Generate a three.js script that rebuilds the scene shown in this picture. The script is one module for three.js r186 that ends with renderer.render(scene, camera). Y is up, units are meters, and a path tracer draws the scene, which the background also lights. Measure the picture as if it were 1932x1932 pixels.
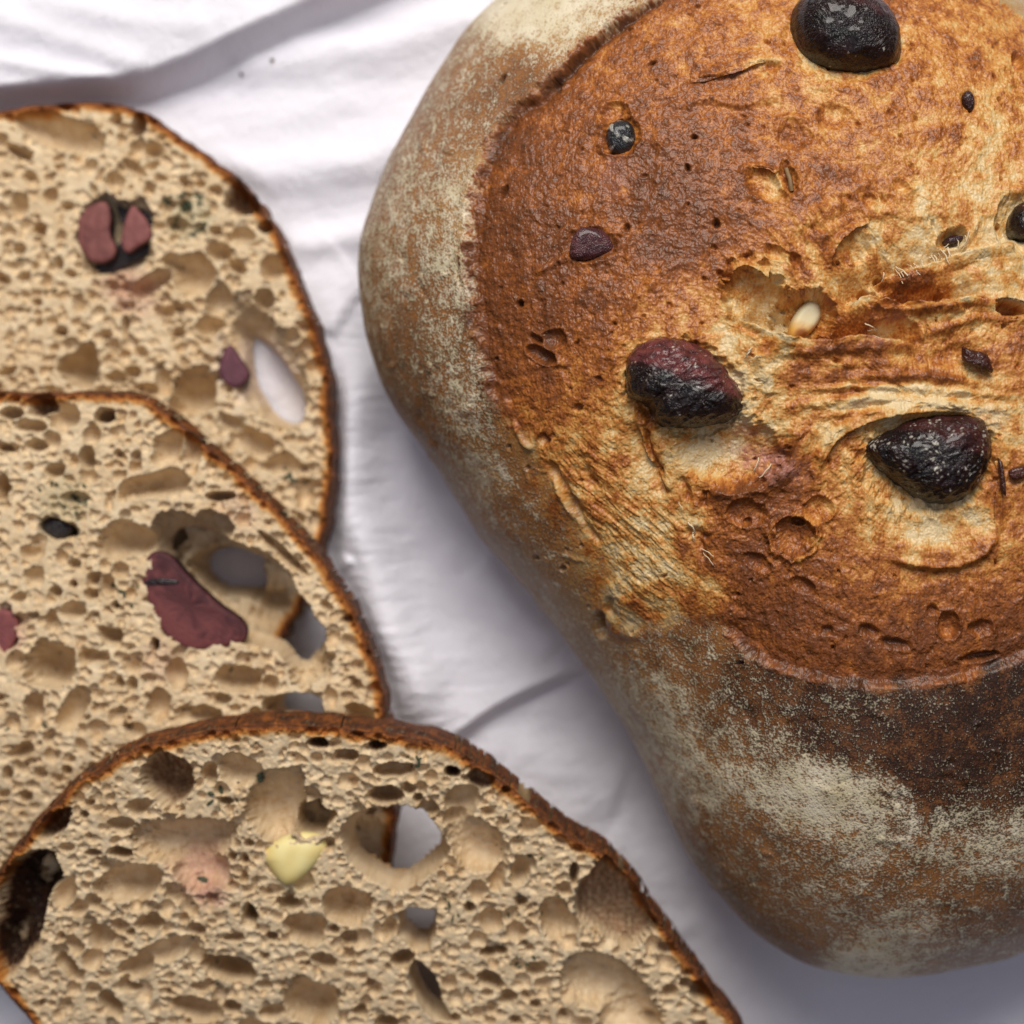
import * as THREE from 'three';
import { RectAreaLightUniformsLib } from 'three/addons/lights/RectAreaLightUniformsLib.js';
import { mergeGeometries } from 'three/addons/utils/BufferGeometryUtils.js';

// ------------------------------------------------------------------ camera, window light, added fill, exposure
const scene = new THREE.Scene();
const D = 0.36;                                   // camera height above the cloth, metres
const camera = new THREE.PerspectiveCamera(2 * Math.atan(0.1 / D) * 180 / Math.PI, 1, 0.01, 20);
camera.position.set(0, D, 0); camera.up.set(0, 0, -1); camera.lookAt(0, 0, 0);
camera.focus = 0.30; camera.userData.fStop = 9.5;
scene.add(camera);
const renderer = new THREE.WebGLRenderer({ antialias: true });
renderer.toneMapping = THREE.LinearToneMapping;
renderer.toneMappingExposure = 0.97;
renderer.shadowMap.enabled = true;
// indoor daylight: a window beyond the top of the picture, and an added cool overhead fill that lifts the shadows
RectAreaLightUniformsLib.init();
const windowLight = new THREE.RectAreaLight(new THREE.Color(1.0, 0.95, 0.885), 15.0, 0.46, 0.36);
windowLight.position.set(0.0, 0.62, -0.50); windowLight.lookAt(0, 0, 0); scene.add(windowLight);
const overheadFill = new THREE.RectAreaLight(new THREE.Color(0.84, 0.85, 1.0), 0.52, 1.8, 1.8);  // added fill standing in for room bounce, not a lamp of the room
overheadFill.position.set(0, 1.1, 0.1); overheadFill.lookAt(0, 0, 0.1); scene.add(overheadFill);

// ------------------------------------------------------------------ helpers
const U = 0.2 / 1932;                             // metres on the cloth per drawing unit
const C0 = 966;
const clamp = (v, a = 0, b = 1) => v < a ? a : v > b ? b : v;
const lerp = (a, b, t) => a + (b - a) * t;
const sstep = (a, b, v) => { const t = clamp((v - a) / (b - a)); return t * t * (3 - 2 * t); };
function rng(seed) { let s = seed >>> 0; return () => { s = (s + 0x6D2B79F5) | 0; let t = Math.imul(s ^ (s >>> 15), 1 | s); t = (t + Math.imul(t ^ (t >>> 7), 61 | t)) ^ t; return ((t ^ (t >>> 14)) >>> 0) / 4294967296; }; }
const PERM = new Uint8Array(512), GR = new Float32Array(256 * 3);
{ const r = rng(7), p = [...Array(256).keys()]; for (let i = 255; i > 0; i--) { const j = Math.floor(r() * (i + 1)); [p[i], p[j]] = [p[j], p[i]]; }
  for (let i = 0; i < 512; i++) PERM[i] = p[i & 255];
  for (let i = 0; i < 256; i++) { const z = r() * 2 - 1, a = r() * 6.28318, s = Math.sqrt(1 - z * z); GR[i * 3] = s * Math.cos(a); GR[i * 3 + 1] = s * Math.sin(a); GR[i * 3 + 2] = z; } }
function noise(x, y, z) {                         // gradient noise, about -0.7 .. 0.7
  const X = Math.floor(x), Y = Math.floor(y), Z = Math.floor(z);
  x -= X; y -= Y; z -= Z;
  const u = x * x * x * (x * (x * 6 - 15) + 10), v = y * y * y * (y * (y * 6 - 15) + 10), w = z * z * z * (z * (z * 6 - 15) + 10);
  const xi = X & 255, yi = Y & 255, zi = Z & 255;
  const A = PERM[xi] + yi, B = PERM[xi + 1] + yi;
  const AA = PERM[A & 255] + zi, AB = PERM[(A + 1) & 255] + zi, BA = PERM[B & 255] + zi, BB = PERM[(B + 1) & 255] + zi;
  const g = (h, a, b, c) => { const k = PERM[h & 511] * 3; return GR[k] * a + GR[k + 1] * b + GR[k + 2] * c; };
  const x1 = x - 1, y1 = y - 1, z1 = z - 1;
  const l1 = g(AA, x, y, z), l2 = g(BA, x1, y, z), l3 = g(AB, x, y1, z), l4 = g(BB, x1, y1, z);
  const m1 = g(AA + 1, x, y, z1), m2 = g(BA + 1, x1, y, z1), m3 = g(AB + 1, x, y1, z1), m4 = g(BB + 1, x1, y1, z1);
  const a1 = l1 + u * (l2 - l1), a2 = l3 + u * (l4 - l3), b1 = m1 + u * (m2 - m1), b2 = m3 + u * (m4 - m3);
  const c1 = a1 + v * (a2 - a1), c2 = b1 + v * (b2 - b1);
  return c1 + w * (c2 - c1);
}
const N3 = (p, s, o = 0) => noise(p[0] * s + o, p[1] * s + o * 1.7, p[2] * s - o);
function spline(pts, closed, per = 8) {           // Catmull-Rom through 2D points
  const n = pts.length, out = [], g = i => closed ? pts[(i + n) % n] : pts[clamp(i, 0, n - 1)];
  for (let i = 0; i < (closed ? n : n - 1); i++) for (let k = 0; k < per; k++) {
    const t = k / per, p0 = g(i - 1), p1 = g(i), p2 = g(i + 1), p3 = g(i + 2);
    out.push([0, 1].map(c => 0.5 * (2 * p1[c] + (p2[c] - p0[c]) * t + (2 * p0[c] - 5 * p1[c] + 4 * p2[c] - p3[c]) * t * t + (3 * p1[c] - p0[c] - 3 * p2[c] + p3[c]) * t * t * t)));
  }
  if (!closed) out.push(pts[n - 1].slice());
  return out;
}
// nearest point on a polyline: distance, side sign (+ = right of travel in x/z plan, z down the page), fraction along
function nearest(pl, x, z, closed) {
  let best = 1e9, cx = 0, cz = 0, sg = 1, fr = 0; const n = pl.length, m = closed ? n : n - 1;
  for (let i = 0; i < m; i++) {
    const a = pl[i], b = pl[(i + 1) % n], ex = b[0] - a[0], ez = b[1] - a[1], l = ex * ex + ez * ez || 1e-12;
    const t = clamp(((x - a[0]) * ex + (z - a[1]) * ez) / l), px = a[0] + ex * t, pz = a[1] + ez * t;
    const d = (x - px) * (x - px) + (z - pz) * (z - pz);
    if (d < best) { best = d; cx = px; cz = pz; sg = ex * (z - a[1]) - ez * (x - a[0]) > 0 ? 1 : -1; fr = (i + t) / m; }
  }
  return { d: Math.sqrt(best), x: cx, z: cz, s: sg, f: fr };
}
function inside(pl, x, z) {
  let c = false; for (let i = 0, j = pl.length - 1; i < pl.length; j = i++) { const a = pl[i], b = pl[j]; if ((a[1] > z) !== (b[1] > z) && x < (b[0] - a[0]) * (z - a[1]) / (b[1] - a[1]) + a[0]) c = !c; }
  return c;
}
const taken = {};
function numbered(n) { if (!(n in taken)) { taken[n] = 0; return n; } taken[n]++; return n + '_' + String(taken[n]).padStart(3, '0'); }
function part(name, geo, mat, parent) { const m = new THREE.Mesh(geo, mat); m.name = name; m.castShadow = m.receiveShadow = true; parent.add(m); return m; }
function thing(name, label, category, group) { const g = new THREE.Group(); g.name = numbered(name); g.userData = { label, category }; if (group) g.userData.group = group; scene.add(g); return g; }
function geom(pos, idx, col, uv) {
  const g = new THREE.BufferGeometry();
  g.setAttribute('position', new THREE.BufferAttribute(pos instanceof Float32Array ? pos : new Float32Array(pos), 3));
  if (col) g.setAttribute('color', new THREE.BufferAttribute(col instanceof Float32Array ? col : new Float32Array(col), 3));
  if (uv) g.setAttribute('uv', new THREE.BufferAttribute(uv instanceof Float32Array ? uv : new Float32Array(uv), 2));
  g.setIndex(new THREE.BufferAttribute(idx instanceof Uint32Array ? idx : new Uint32Array(idx), 1));
  g.computeVertexNormals(); return g;
}
function dataTex(arr, w, h, srgb, wrap = THREE.RepeatWrapping) {
  const t = new THREE.DataTexture(arr, w, h, THREE.RGBAFormat); t.magFilter = THREE.LinearFilter; t.minFilter = THREE.LinearMipmapLinearFilter; t.generateMipmaps = true;
  t.wrapS = t.wrapT = wrap; if (srgb) t.colorSpace = THREE.SRGBColorSpace; t.needsUpdate = true; return t;
}
const toS = v => { v = clamp(v); return 255 * (v <= 0.0031308 ? v * 12.92 : 1.055 * Math.pow(v, 1 / 2.4) - 0.055); };
const mix3 = (a, b, t) => [a[0] + (b[0] - a[0]) * t, a[1] + (b[1] - a[1]) * t, a[2] + (b[2] - a[2]) * t];
// periodic grain texture (tile), used as fine relief
function grainTile(size, f, seed) {
  const a = new Uint8Array(size * size * 4);
  for (let j = 0; j < size; j++) for (let i = 0; i < size; i++) {
    const v = f(i / size, j / size, seed), k = (j * size + i) * 4, q = clamp(v) * 255;
    a[k] = a[k + 1] = a[k + 2] = q; a[k + 3] = 255;
  }
  return dataTex(a, size, size, false);
}
const torus = (u, v, r, o) => { const a = u * 6.28318, b = v * 6.28318; return noise(Math.cos(a) * r + o, Math.sin(a) * r + Math.cos(b) * r, Math.sin(b) * r - o); };

// ------------------------------------------------------------------ the cloth and the table under it
const clothPl = (pts) => spline(pts, false, 6).map(p => [(p[0] - C0) * U, (p[1] - C0) * U]);
const cSteps = [   // line, height on the left of travel (mm), on the right, reach left, reach right, edge width (drawing units)
  [clothPl([[-700, 330], [-300, 250], [0, 205], [130, 195], [260, 178], [350, 148], [440, 108], [560, 52], [680, 2], [900, -90], [1300, -260]]), 9.5, 0, 900, 60, 22],
  [clothPl([[1180, 1225], [1105, 1258], [1030, 1292], [950, 1330], [870, 1385], [790, 1450]]), -1.2, 4.2, 90, 150, 15],
  [clothPl([[700, 545], [660, 580], [628, 640]]), 0.2, 2.4, 40, 60, 16],
];
const cRidges = [  // line, half width, height mm
  [clothPl([[300, 345], [520, 330], [720, 300], [900, 200]]), 45, 3.4],
  [clothPl([[420, 120], [700, 90], [930, 30]]), 40, 2.2],
  [clothPl([[540, 470], [620, 455], [740, 430]]), 26, 1.6],
  [clothPl([[690, 640], [672, 760], [665, 860], [668, 960], [700, 1060], [740, 1180], [790, 1290], [800, 1400]]), 52, 7.0],
  [clothPl([[665, 1050], [645, 1075], [600, 1130]]), 14, 2.0],
  [clothPl([[900, 1060], [960, 1130], [1060, 1230]]), 40, 1.6],
  [clothPl([[960, 1420], [1060, 1460], [1180, 1500]]), 60, 1.4],
  [clothPl([[1150, 1560], [1230, 1640], [1290, 1780]]), 50, 1.0],
  [clothPl([[-60, 30], [140, 95], [300, 150]]), 26, 1.5],
  [clothPl([[-60, 120], [100, 150], [230, 170]]), 14, 1.0],
  [clothPl([[60, 20], [250, 60], [420, 70]]), 30, 1.2],
];
const cKeep = [];   // plan areas where something lies on the cloth (filled in before the cloth is made)
function clothHeight(x, z) {
  let h = 0;
  for (const [pl, L, R, rl, rr, w] of cSteps) {
    const n = nearest(pl, x, z), d = n.d / U, sd = d * n.s, end = sstep(0, 0.12, n.f) * sstep(1, 0.86, n.f), e = pl === cSteps[0][0] ? 1 : end;
    const left = L * Math.exp(-d / rl), right = R * Math.exp(-d / rr), t = sstep(-w, w, sd);
    h += e * (left * (1 - t) + right * t);
  }
  for (const [pl, w, A] of cRidges) { const n = nearest(pl, x, z), d = n.d / U; if (d < 3 * w) h += A * Math.exp(-(d * d) / (w * w)) * sstep(0, 0.15, n.f) * sstep(1, 0.85, n.f); if (A === 7.0 && d < 130) h += (0.55 * noise(x * 130 + 3, 2.2, z * 620) + 0.3 * noise(x * 260, 6.2, z * 1500)) * sstep(130, 30, d); }
  const X = x * 1000, Z = z * 1000;
  h += 1.6 * noise(X * 0.035, 3.1, Z * 0.05) + 0.9 * noise(X * 0.10, 7.7, Z * 0.16) + 0.22 * noise(X * 0.3 + 0.12 * Z, 1.3, Z * 0.42) + 0.12 * noise(X * 0.4, 4.4, Z * 1.2 + X * 0.3) + 0.04 * noise(X * 1.6, 9.4, Z * 1.3);
  return h;
}
function axis(lo, hi, fl, fh, fine, coarse) { const a = []; let v = lo; while (v < hi) { a.push(v); v += (v >= fl && v < fh) ? fine : coarse; } a.push(hi); return a; }
function buildCloth() {
  const xs = axis(-0.3, 0.3, -0.11, 0.11, 0.0005, 0.004), zs = axis(-0.3, 0.3, -0.11, 0.11, 0.0005, 0.004);
  const nx = xs.length, nz = zs.length, pos = new Float32Array(nx * nz * 3), uv = new Float32Array(nx * nz * 2);
  for (let j = 0; j < nz; j++) for (let i = 0; i < nx; i++) {
    const k = j * nx + i, x = xs[i], z = zs[j]; let h = clothHeight(x, z);
    for (const [pl, lim, soft] of cKeep) {          // flattened where bread lies on it
      const inn = inside(pl, x, z), n = nearest(pl, x, z, true), sd = inn ? -n.d : n.d;
      const t = sstep(soft, -0.001, sd);
      if (t > 0) h = lerp(h, Math.min(h, lim), t);
    }
    pos[k * 3] = x; pos[k * 3 + 1] = Math.max(h, -1.8) / 1000; pos[k * 3 + 2] = z; uv[k * 2] = x / 0.024; uv[k * 2 + 1] = z / 0.024;
  }
  const idx = new Uint32Array((nx - 1) * (nz - 1) * 6); let q = 0;
  for (let j = 0; j < nz - 1; j++) for (let i = 0; i < nx - 1; i++) { const a = j * nx + i, b = a + 1, c = a + nx, d = c + 1; idx.set([a, c, b, b, c, d], q); q += 6; }
  const weave = grainTile(512, (u, v) => {
    const wx = u * 64 + torus(u, v, 1.2, 3) * 0.8, wz = v * 64 + torus(u, v, 1.2, 9) * 0.8;
    const over = (Math.floor(wx) + Math.floor(wz)) % 2 === 0;
    const a = Math.abs(Math.sin(wx * Math.PI)), b = Math.abs(Math.sin(wz * Math.PI));
    return 0.25 + 0.45 * (over ? a * (0.6 + 0.4 * b) : b * (0.6 + 0.4 * a)) + 0.4 * torus(u, v, 9, 20) + 0.25 * torus(u, v, 3, 40);
  });
  const m = new THREE.MeshPhysicalMaterial({ color: new THREE.Color().setRGB(0.86, 0.845, 0.915), roughness: 0.95, bumpMap: weave, bumpScale: 0.0003, sheen: 0.3, sheenRoughness: 0.6, side: THREE.DoubleSide });
  m.specularIntensity = 0.2;
  const c = new THREE.Mesh(geom(pos, idx, null, uv), m); c.name = 'white_cloth'; c.castShadow = c.receiveShadow = true;
  c.userData = { label: 'rumpled white cotton cloth spread under the loaf and slices', category: 'cloth' };
  scene.add(c);
  const t = new THREE.Mesh(new THREE.BoxGeometry(0.7, 0.03, 0.7), new THREE.MeshStandardMaterial({ color: new THREE.Color().setRGB(0.25, 0.16, 0.09), roughness: 0.6 }));
  t.position.y = -0.0175; t.name = 'table'; t.userData = { kind: 'structure', label: 'table top under the white cloth' }; t.castShadow = t.receiveShadow = true; scene.add(t);
}

// ------------------------------------------------------------------ shared bread colours (linear)
const RAMP = [[0, [0.62, 0.475, 0.265]], [0.18, [0.58, 0.36, 0.13]], [0.36, [0.50, 0.215, 0.048]], [0.55, [0.325, 0.10, 0.019]], [0.72, [0.17, 0.051, 0.013]], [0.88, [0.075, 0.027, 0.010]], [1.05, [0.028, 0.013, 0.008]]];
function ramp(b) {
  if (b <= 0) return RAMP[0][1].slice();
  for (let i = 1; i < RAMP.length; i++) if (b < RAMP[i][0]) return mix3(RAMP[i - 1][1], RAMP[i][1], (b - RAMP[i - 1][0]) / (RAMP[i][0] - RAMP[i - 1][0]));
  return RAMP[RAMP.length - 1][1].slice();
}
const FLOUR = [0.66, 0.585, 0.43];

// ------------------------------------------------------------------ the loaf: base shape
const toPlane = (px, py, h) => [(px - C0) * U * (D - h) / D, (py - C0) * U * (D - h) / D];
const LH0 = 0.020, LH = 0.066;                    // height of the widest line, height of the crown
const LC = toPlane(1650, 790, LH0);               // middle of the loaf
const loafOutline = spline([[900, 40], [838, 120], [790, 200], [735, 300], [700, 390], [682, 470], [685, 560], [700, 650], [735, 750], [790, 840], [850, 925], [905, 1010], [975, 1095], [1045, 1180], [1105, 1255], [1160, 1340], [1205, 1420], [1240, 1500], [1290, 1600], [1350, 1680], [1430, 1760], [1530, 1815], [1650, 1838], [1790, 1822], [1932, 1780], [2120, 1680], [2300, 1500], [2420, 1250], [2450, 950], [2400, 600], [2280, 330], [2120, 120], [1932, 2], [1780, -90], [1600, -150], [1400, -170], [1200, -140], [1030, -60]], true, 6).map(p => toPlane(p[0], p[1], LH0));
const RN = 2048, RT = new Float32Array(RN);
{ // radius by angle
  const pl = loafOutline;
  for (let k = 0; k < RN; k++) {
    const a = k / RN * 2 * Math.PI, dx = Math.cos(a), dz = Math.sin(a); let best = 0;
    for (let i = 0; i < pl.length; i++) {
      const p = pl[i], q = pl[(i + 1) % pl.length], ex = q[0] - p[0], ez = q[1] - p[1], det = dx * ez - dz * ex; if (Math.abs(det) < 1e-12) continue;
      const ox = p[0] - LC[0], oz = p[1] - LC[1], t = (ox * ez - oz * ex) / det, s = (ox * dz - oz * dx) / det;
      if (t > 0 && s >= 0 && s <= 1) best = Math.max(best, t);
    }
    RT[k] = best;
  }
}
const Rof = a => { let f = (a / (2 * Math.PI)) % 1; if (f < 0) f += 1; f *= RN; const i = Math.floor(f), t = f - i; return RT[i % RN] * (1 - t) + RT[(i + 1) % RN] * t; };
const PQ = 0.80;
function topY(x, z) { const dx = x - LC[0], dz = z - LC[1], q = Math.hypot(dx, dz) / Rof(Math.atan2(dz, dx)); return q >= 1 ? LH0 : LH0 + (LH - LH0) * Math.sqrt(1 - Math.pow(q, 2 / PQ)); }
function plan(px, py) { let h = 0.05, p; for (let i = 0; i < 12; i++) { p = toPlane(px, py, h); h = 0.5 * h + 0.5 * topY(p[0], p[1]); } return p; }
const lscale = p => (D - topY(p[0], p[1])) / D * U;     // metres per drawing unit at a place on the loaf
const lpl = (pts, per = 6) => spline(pts, false, per).map(p => plan(p[0], p[1]));

// ------------------------------------------------------------------ the loaf: relief and browning maps in plan
const MX0 = -0.036, MZ0 = -0.100, MC = 0.00011, MW = 1230, MH = 1880;
const mapH = new Float32Array(MW * MH), mapB = new Float32Array(MW * MH), mapP = new Float32Array(MW * MH);   // mm, browning shift with the groove shadow painted in, pink stain
function box(pts, m, f) {
  let a = 1e9, b = -1e9, c = 1e9, d = -1e9; for (const p of pts) { a = Math.min(a, p[0]); b = Math.max(b, p[0]); c = Math.min(c, p[1]); d = Math.max(d, p[1]); }
  const i0 = Math.max(0, Math.floor((a - m - MX0) / MC)), i1 = Math.min(MW - 1, Math.ceil((b + m - MX0) / MC)), j0 = Math.max(0, Math.floor((c - m - MZ0) / MC)), j1 = Math.min(MH - 1, Math.ceil((d + m - MZ0) / MC));
  for (let j = j0; j <= j1; j++) for (let i = i0; i <= i1; i++) f(j * MW + i, MX0 + i * MC, MZ0 + j * MC);
}
const wob = (x, z, s, a, o) => noise(x * 1000 * s, o, z * 1000 * s) * a;
function ridge(pts, w, A, b = 0, bw = 1.3, taper = 0.2) {          // a raised cord or, with A < 0, a crease
  const pl = lpl(pts), sc = lscale(pl[pl.length >> 1]), W = w * sc, m = W * 3 * Math.max(1, bw);
  box(pl, m, (k, x, z) => {
    const n = nearest(pl, x + wob(x, z, 0.6, W * 0.7, 2.2), z + wob(x, z, 0.6, W * 0.7, 5.1)); if (n.d > m) return;
    const e = sstep(0, taper, n.f) * sstep(1, 1 - taper, n.f), v = 0.8 + 0.6 * wob(x, z, 0.5, 1, 8);
    mapH[k] += A * e * v * Math.exp(-(n.d * n.d) / (W * W)); if (b) mapB[k] += b * e * Math.exp(-(n.d * n.d) / (W * W * bw * bw));
  });
}
function step(pts, L, R, rl, rr, w, taper = 0.12, bL = 0, bR = 0, bw = 12) {   // a lip: left of travel L mm, right R mm, both dying away
  const pl = lpl(pts), sc = lscale(pl[pl.length >> 1]), m = 3 * Math.max(rl, rr) * sc;
  box(pl, m, (k, x, z) => {
    const n = nearest(pl, x + wob(x, z, 0.5, w * sc * 1.2, 1.2) + wob(x, z, 1.5, w * sc * 0.2, 4), z + wob(x, z, 0.5, w * sc * 1.2, 6.1) + wob(x, z, 1.5, w * sc * 0.2, 14)), d = n.d / sc; if (n.d > m) return;
    const e = sstep(0, taper, n.f) * sstep(1, 1 - taper, n.f), t = sstep(-w, w, d * n.s);
    mapH[k] += e * (L * Math.exp(-d / rl) * (1 - t) + R * Math.exp(-d / rr) * t);
    if (bL || bR) mapB[k] += e * Math.exp(-d * d / (bw * bw)) * (bL * (1 - t) + bR * t);
  });
}
function pit(px, py, rx, ry, rot, dep, rim = 0, b = 0, rb = 0, flat = 1) {   // a hollow (dep < 0 a blister) with an optional raised rim
  const c = plan(px, py), sc = lscale(c), m = Math.max(rx, ry) * sc * 1.9, ca = Math.cos(rot * Math.PI / 180), sa = Math.sin(rot * Math.PI / 180);
  box([c], m, (k, x, z) => {
    const X = (x - c[0]) / sc, Z = (z - c[1]) / sc; let u = (X * ca + Z * sa) / rx, v = (-X * sa + Z * ca) / ry;
    let r = Math.hypot(u, v); r *= 1 + 0.28 * noise(x * 700, px * 0.1, z * 700) + 0.12 * noise(x * 2000, py * 0.1, z * 2000);
    if (r < 1.9) {
      const bowl = r < 1 ? Math.pow(1 - Math.pow(r, 2.2 * flat), 0.75) : 0, rm = Math.exp(-Math.pow((r - 1.06) / 0.13, 2));
      mapH[k] += -dep * bowl + rim * rm; mapB[k] += b * (r < 1 ? Math.min(1, bowl * 1.4) : 0) + rb * rm;
    }
  });
}
function stain(px, py, rx, ry, rot, amt) {
  const c = plan(px, py), sc = lscale(c), ca = Math.cos(rot * Math.PI / 180), sa = Math.sin(rot * Math.PI / 180);
  box([c], Math.max(rx, ry) * sc * 1.5, (k, x, z) => { const X = (x - c[0]) / sc, Z = (z - c[1]) / sc; const r = Math.hypot((X * ca + Z * sa) / rx, (-X * sa + Z * ca) / ry) + 0.5 * noise(x * 500, 2, z * 500); mapP[k] = Math.max(mapP[k], amt * sstep(1.1, 0.3, r)); });
}
// the two big lips where the floured skin opened
const grooveLine = [[1300, -30], [1235, 0], [1165, 42], [1100, 90], [1050, 145], [1010, 185], [975, 205], [945, 250], [920, 300], [905, 350], [893, 410], [888, 470], [890, 540], [896, 600], [908, 660], [930, 730], [965, 790], [1010, 840]];
const lowerLip = [[1350, 1170], [1380, 1200], [1430, 1240], [1500, 1268], [1580, 1285], [1670, 1292], [1760, 1288], [1850, 1268], [1940, 1238], [2020, 1205]];
step(grooveLine, -1.0, 0.7, 80, 100, 17, 0.14, 0.10, 0.04, 14); ridge(grooveLine.slice(0, 9).map(p => [p[0] + 6, p[1] + 5]), 8, -0.8, 0.12, 1.3, 0.25); ridge(grooveLine.slice(0, 6).map(p => [p[0] + 3, p[1] + 2]), 5, -1.0, 0.25, 1.2, 0.2);  // browning along the upper crease paints in the shadow of the lip
ridge(grooveLine.slice(3, 14).map(p => [p[0] - 12, p[1] - 4]), 12, 0.5, -0.08);
step(lowerLip, -0.8, 0.7, 60, 110, 12, 0.15, 0.10, 0.0, 14);
ridge(lowerLip.map(p => [p[0], p[1] + 4]), 5, 0.2, -0.12, 1.0, 0.12);
// furrows at the upper right edge and folds on the upper slope
step([[1290, 150], [1350, 145], [1400, 128], [1450, 118], [1480, 124]], 0.5, -1.0, 40, 26, 5, 0.25, -0.12, 0.22, 14);
ridge([[1320, 160], [1390, 135], [1460, 116]], 7, 0.5, -0.1);
step([[1250, 215], [1330, 190], [1410, 200], [1500, 180]], 0.35, -0.5, 40, 40, 9, 0.25);
ridge([[1460, 250], [1475, 225], [1500, 222], [1530, 232]], 5, 0.6, -0.12); pit(1500, 258, 34, 28, 0, 0.9, 0, 0.02);
ridge([[1395, 330], [1415, 315], [1450, 320], [1475, 350], [1490, 385]], 6, 0.8, -0.06); pit(1445, 348, 40, 30, 20, 1.3, 0, -0.25);
pit(1488, 338, 16, 34, -15, 1.2, 0.2, 0.1);
pit(1573, 218, 34, 26, 0, 0.9, 0, -0.05);
ridge([[1500, 420], [1545, 400], [1600, 370], [1660, 320]], 14, 0.6, 0.05); ridge([[1540, 460], [1575, 430], [1620, 410], [1700, 400]], 7, 0.5, 0.06);
ridge([[1570, 500], [1572, 470], [1590, 445], [1615, 425]], 6, 0.7, 0.06); pit(1620, 465, 40, 28, -30, 0.9, 0, -0.05);
ridge([[1235, 215], [1245, 280], [1240, 350], [1215, 420], [1200, 480]], 8, 0.35, -0.05); ridge([[1010, 520], [1040, 500], [1080, 478]], 7, 0.6, -0.12);
ridge([[1180, 600], [1220, 545], [1265, 505], [1310, 485]], 9, 0.5, -0.04);
pit(1160, 215, 30, 26, 0, 1.0, 0.45, -0.15, -0.1); pit(1172, 255, 38, 40, 0, 1.6, 0.3, -0.2);
// pockets, torn webs and their lips in the middle
pit(1425, 565, 60, 88, -28, 5.0, 0.1, -0.12); pit(1520, 592, 64, 48, -10, 5.5, 0, -0.15);
ridge([[1378, 520], [1392, 500], [1415, 496], [1440, 510]], 5, 0.9, -0.1); ridge([[1385, 560], [1400, 595], [1430, 615]], 5, 0.7, -0.15);
step([[1395, 600], [1440, 622], [1475, 638], [1520, 646], [1560, 650], [1600, 640], [1660, 642], [1735, 650]], -5.5, 2.0, 34, 60, 7, 0.12, -0.05, 0.12, 20); ridge([[1395, 602], [1440, 624], [1475, 640], [1520, 650], [1560, 652], [1600, 642], [1660, 644], [1735, 652]], 5, 0.5, -0.3, 1.2);
step([[1590, 585], [1625, 562], [1650, 566], [1700, 578], [1760, 572], [1850, 566]], -6.0, 1.8, 55, 34, 7, 0.15, 0.05, 0.02, 16); ridge([[1600, 580], [1625, 564], [1650, 567], [1700, 579], [1760, 574], [1850, 568]], 5, 0.5, -0.28, 1.2);
ridge([[1618, 570], [1645, 566], [1695, 582], [1770, 582], [1860, 575]], 9, 0.9, 0.12, 1.3);
ridge([[1430, 640], [1480, 660], [1540, 664], [1620, 660], [1700, 664]], 14, 1.2, 0.16, 1.3);
ridge([[1430, 660], [1450, 700], [1440, 740]], 26, 1.0, -0.1);
pit(1690, 625, 48, 26, 5, 1.7, 0.3, -0.25, -0.05);
step([[1640, 545], [1690, 520], [1760, 500], [1850, 470], [1950, 440]], -2.0, 1.4, 70, 50, 8, 0.15, -0.12, 0.0, 20);
pit(1730, 525, 42, 22, -5, -0.8, 0, 0.3); pit(1672, 535, 16, 14, 0, 2.4, 0, 0.15);
pit(1800, 447, 34, 18, -20, 2.4, 0.2, -0.1); pit(1925, 420, 46, 60, 0, 2.6, 0.3, -0.1); ridge([[1755, 455], [1790, 470], [1830, 450], [1850, 400]], 6, 0.6, -0.1);
pit(1905, 582, 34, 15, 10, 4.0, 0.5, 0.2, -0.08, 2.2); pit(1818, 578, 14, 7, 10, 2.0, 0.2, 0.15);
ridge([[1700, 640], [1780, 620], [1850, 600], [1900, 606], [1960, 600]], 9, 0.8, 0.12); pit(1800, 670, 60, 22, -10, 0.9, 0, 0.0);
ridge([[1500, 725], [1600, 712], [1720, 706], [1850, 720]], 18, 0.5, 0.1); ridge([[1520, 690], [1650, 690], [1760, 700]], 8, 0.4, 0.12);
ridge([[1560, 790], [1620, 758], [1690, 742], [1780, 738], [1880, 760]], 12, 0.7, -0.12);
// hollow below the split olive, the ridge round it
pit(1375, 850, 110, 70, 15, 3.2, 0, -0.1); pit(1290, 735, 118, 92, 20, 2.4, 0.2, -0.12);
ridge([[1330, 925], [1380, 925], [1440, 918], [1490, 880], [1510, 830], [1545, 795]], 15, 1.3, 0.14, 1.6);
step([[1330, 922], [1400, 925], [1455, 908], [1492, 870], [1512, 825]], -1.0, 0.5, 30, 60, 5, 0.15);
ridge([[1540, 930], [1545, 870], [1570, 825], [1620, 790], [1700, 775], [1800, 770], [1870, 790]], 10, 1.4, -0.1, 1.4);
pit(1752, 868, 132, 100, -4, 2.6, 0.4, -0.16); pit(1760, 985, 115, 52, 5, 0.8, 0, -0.22);
ridge([[1660, 1050], [1760, 1072], [1840, 1055], [1880, 1010], [1885, 930]], 7, 0.7, 0.08);
step([[1660, 1052], [1760, 1075], [1845, 1056], [1884, 1010]], 0.6, -0.6, 60, 30, 5, 0.2);
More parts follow.
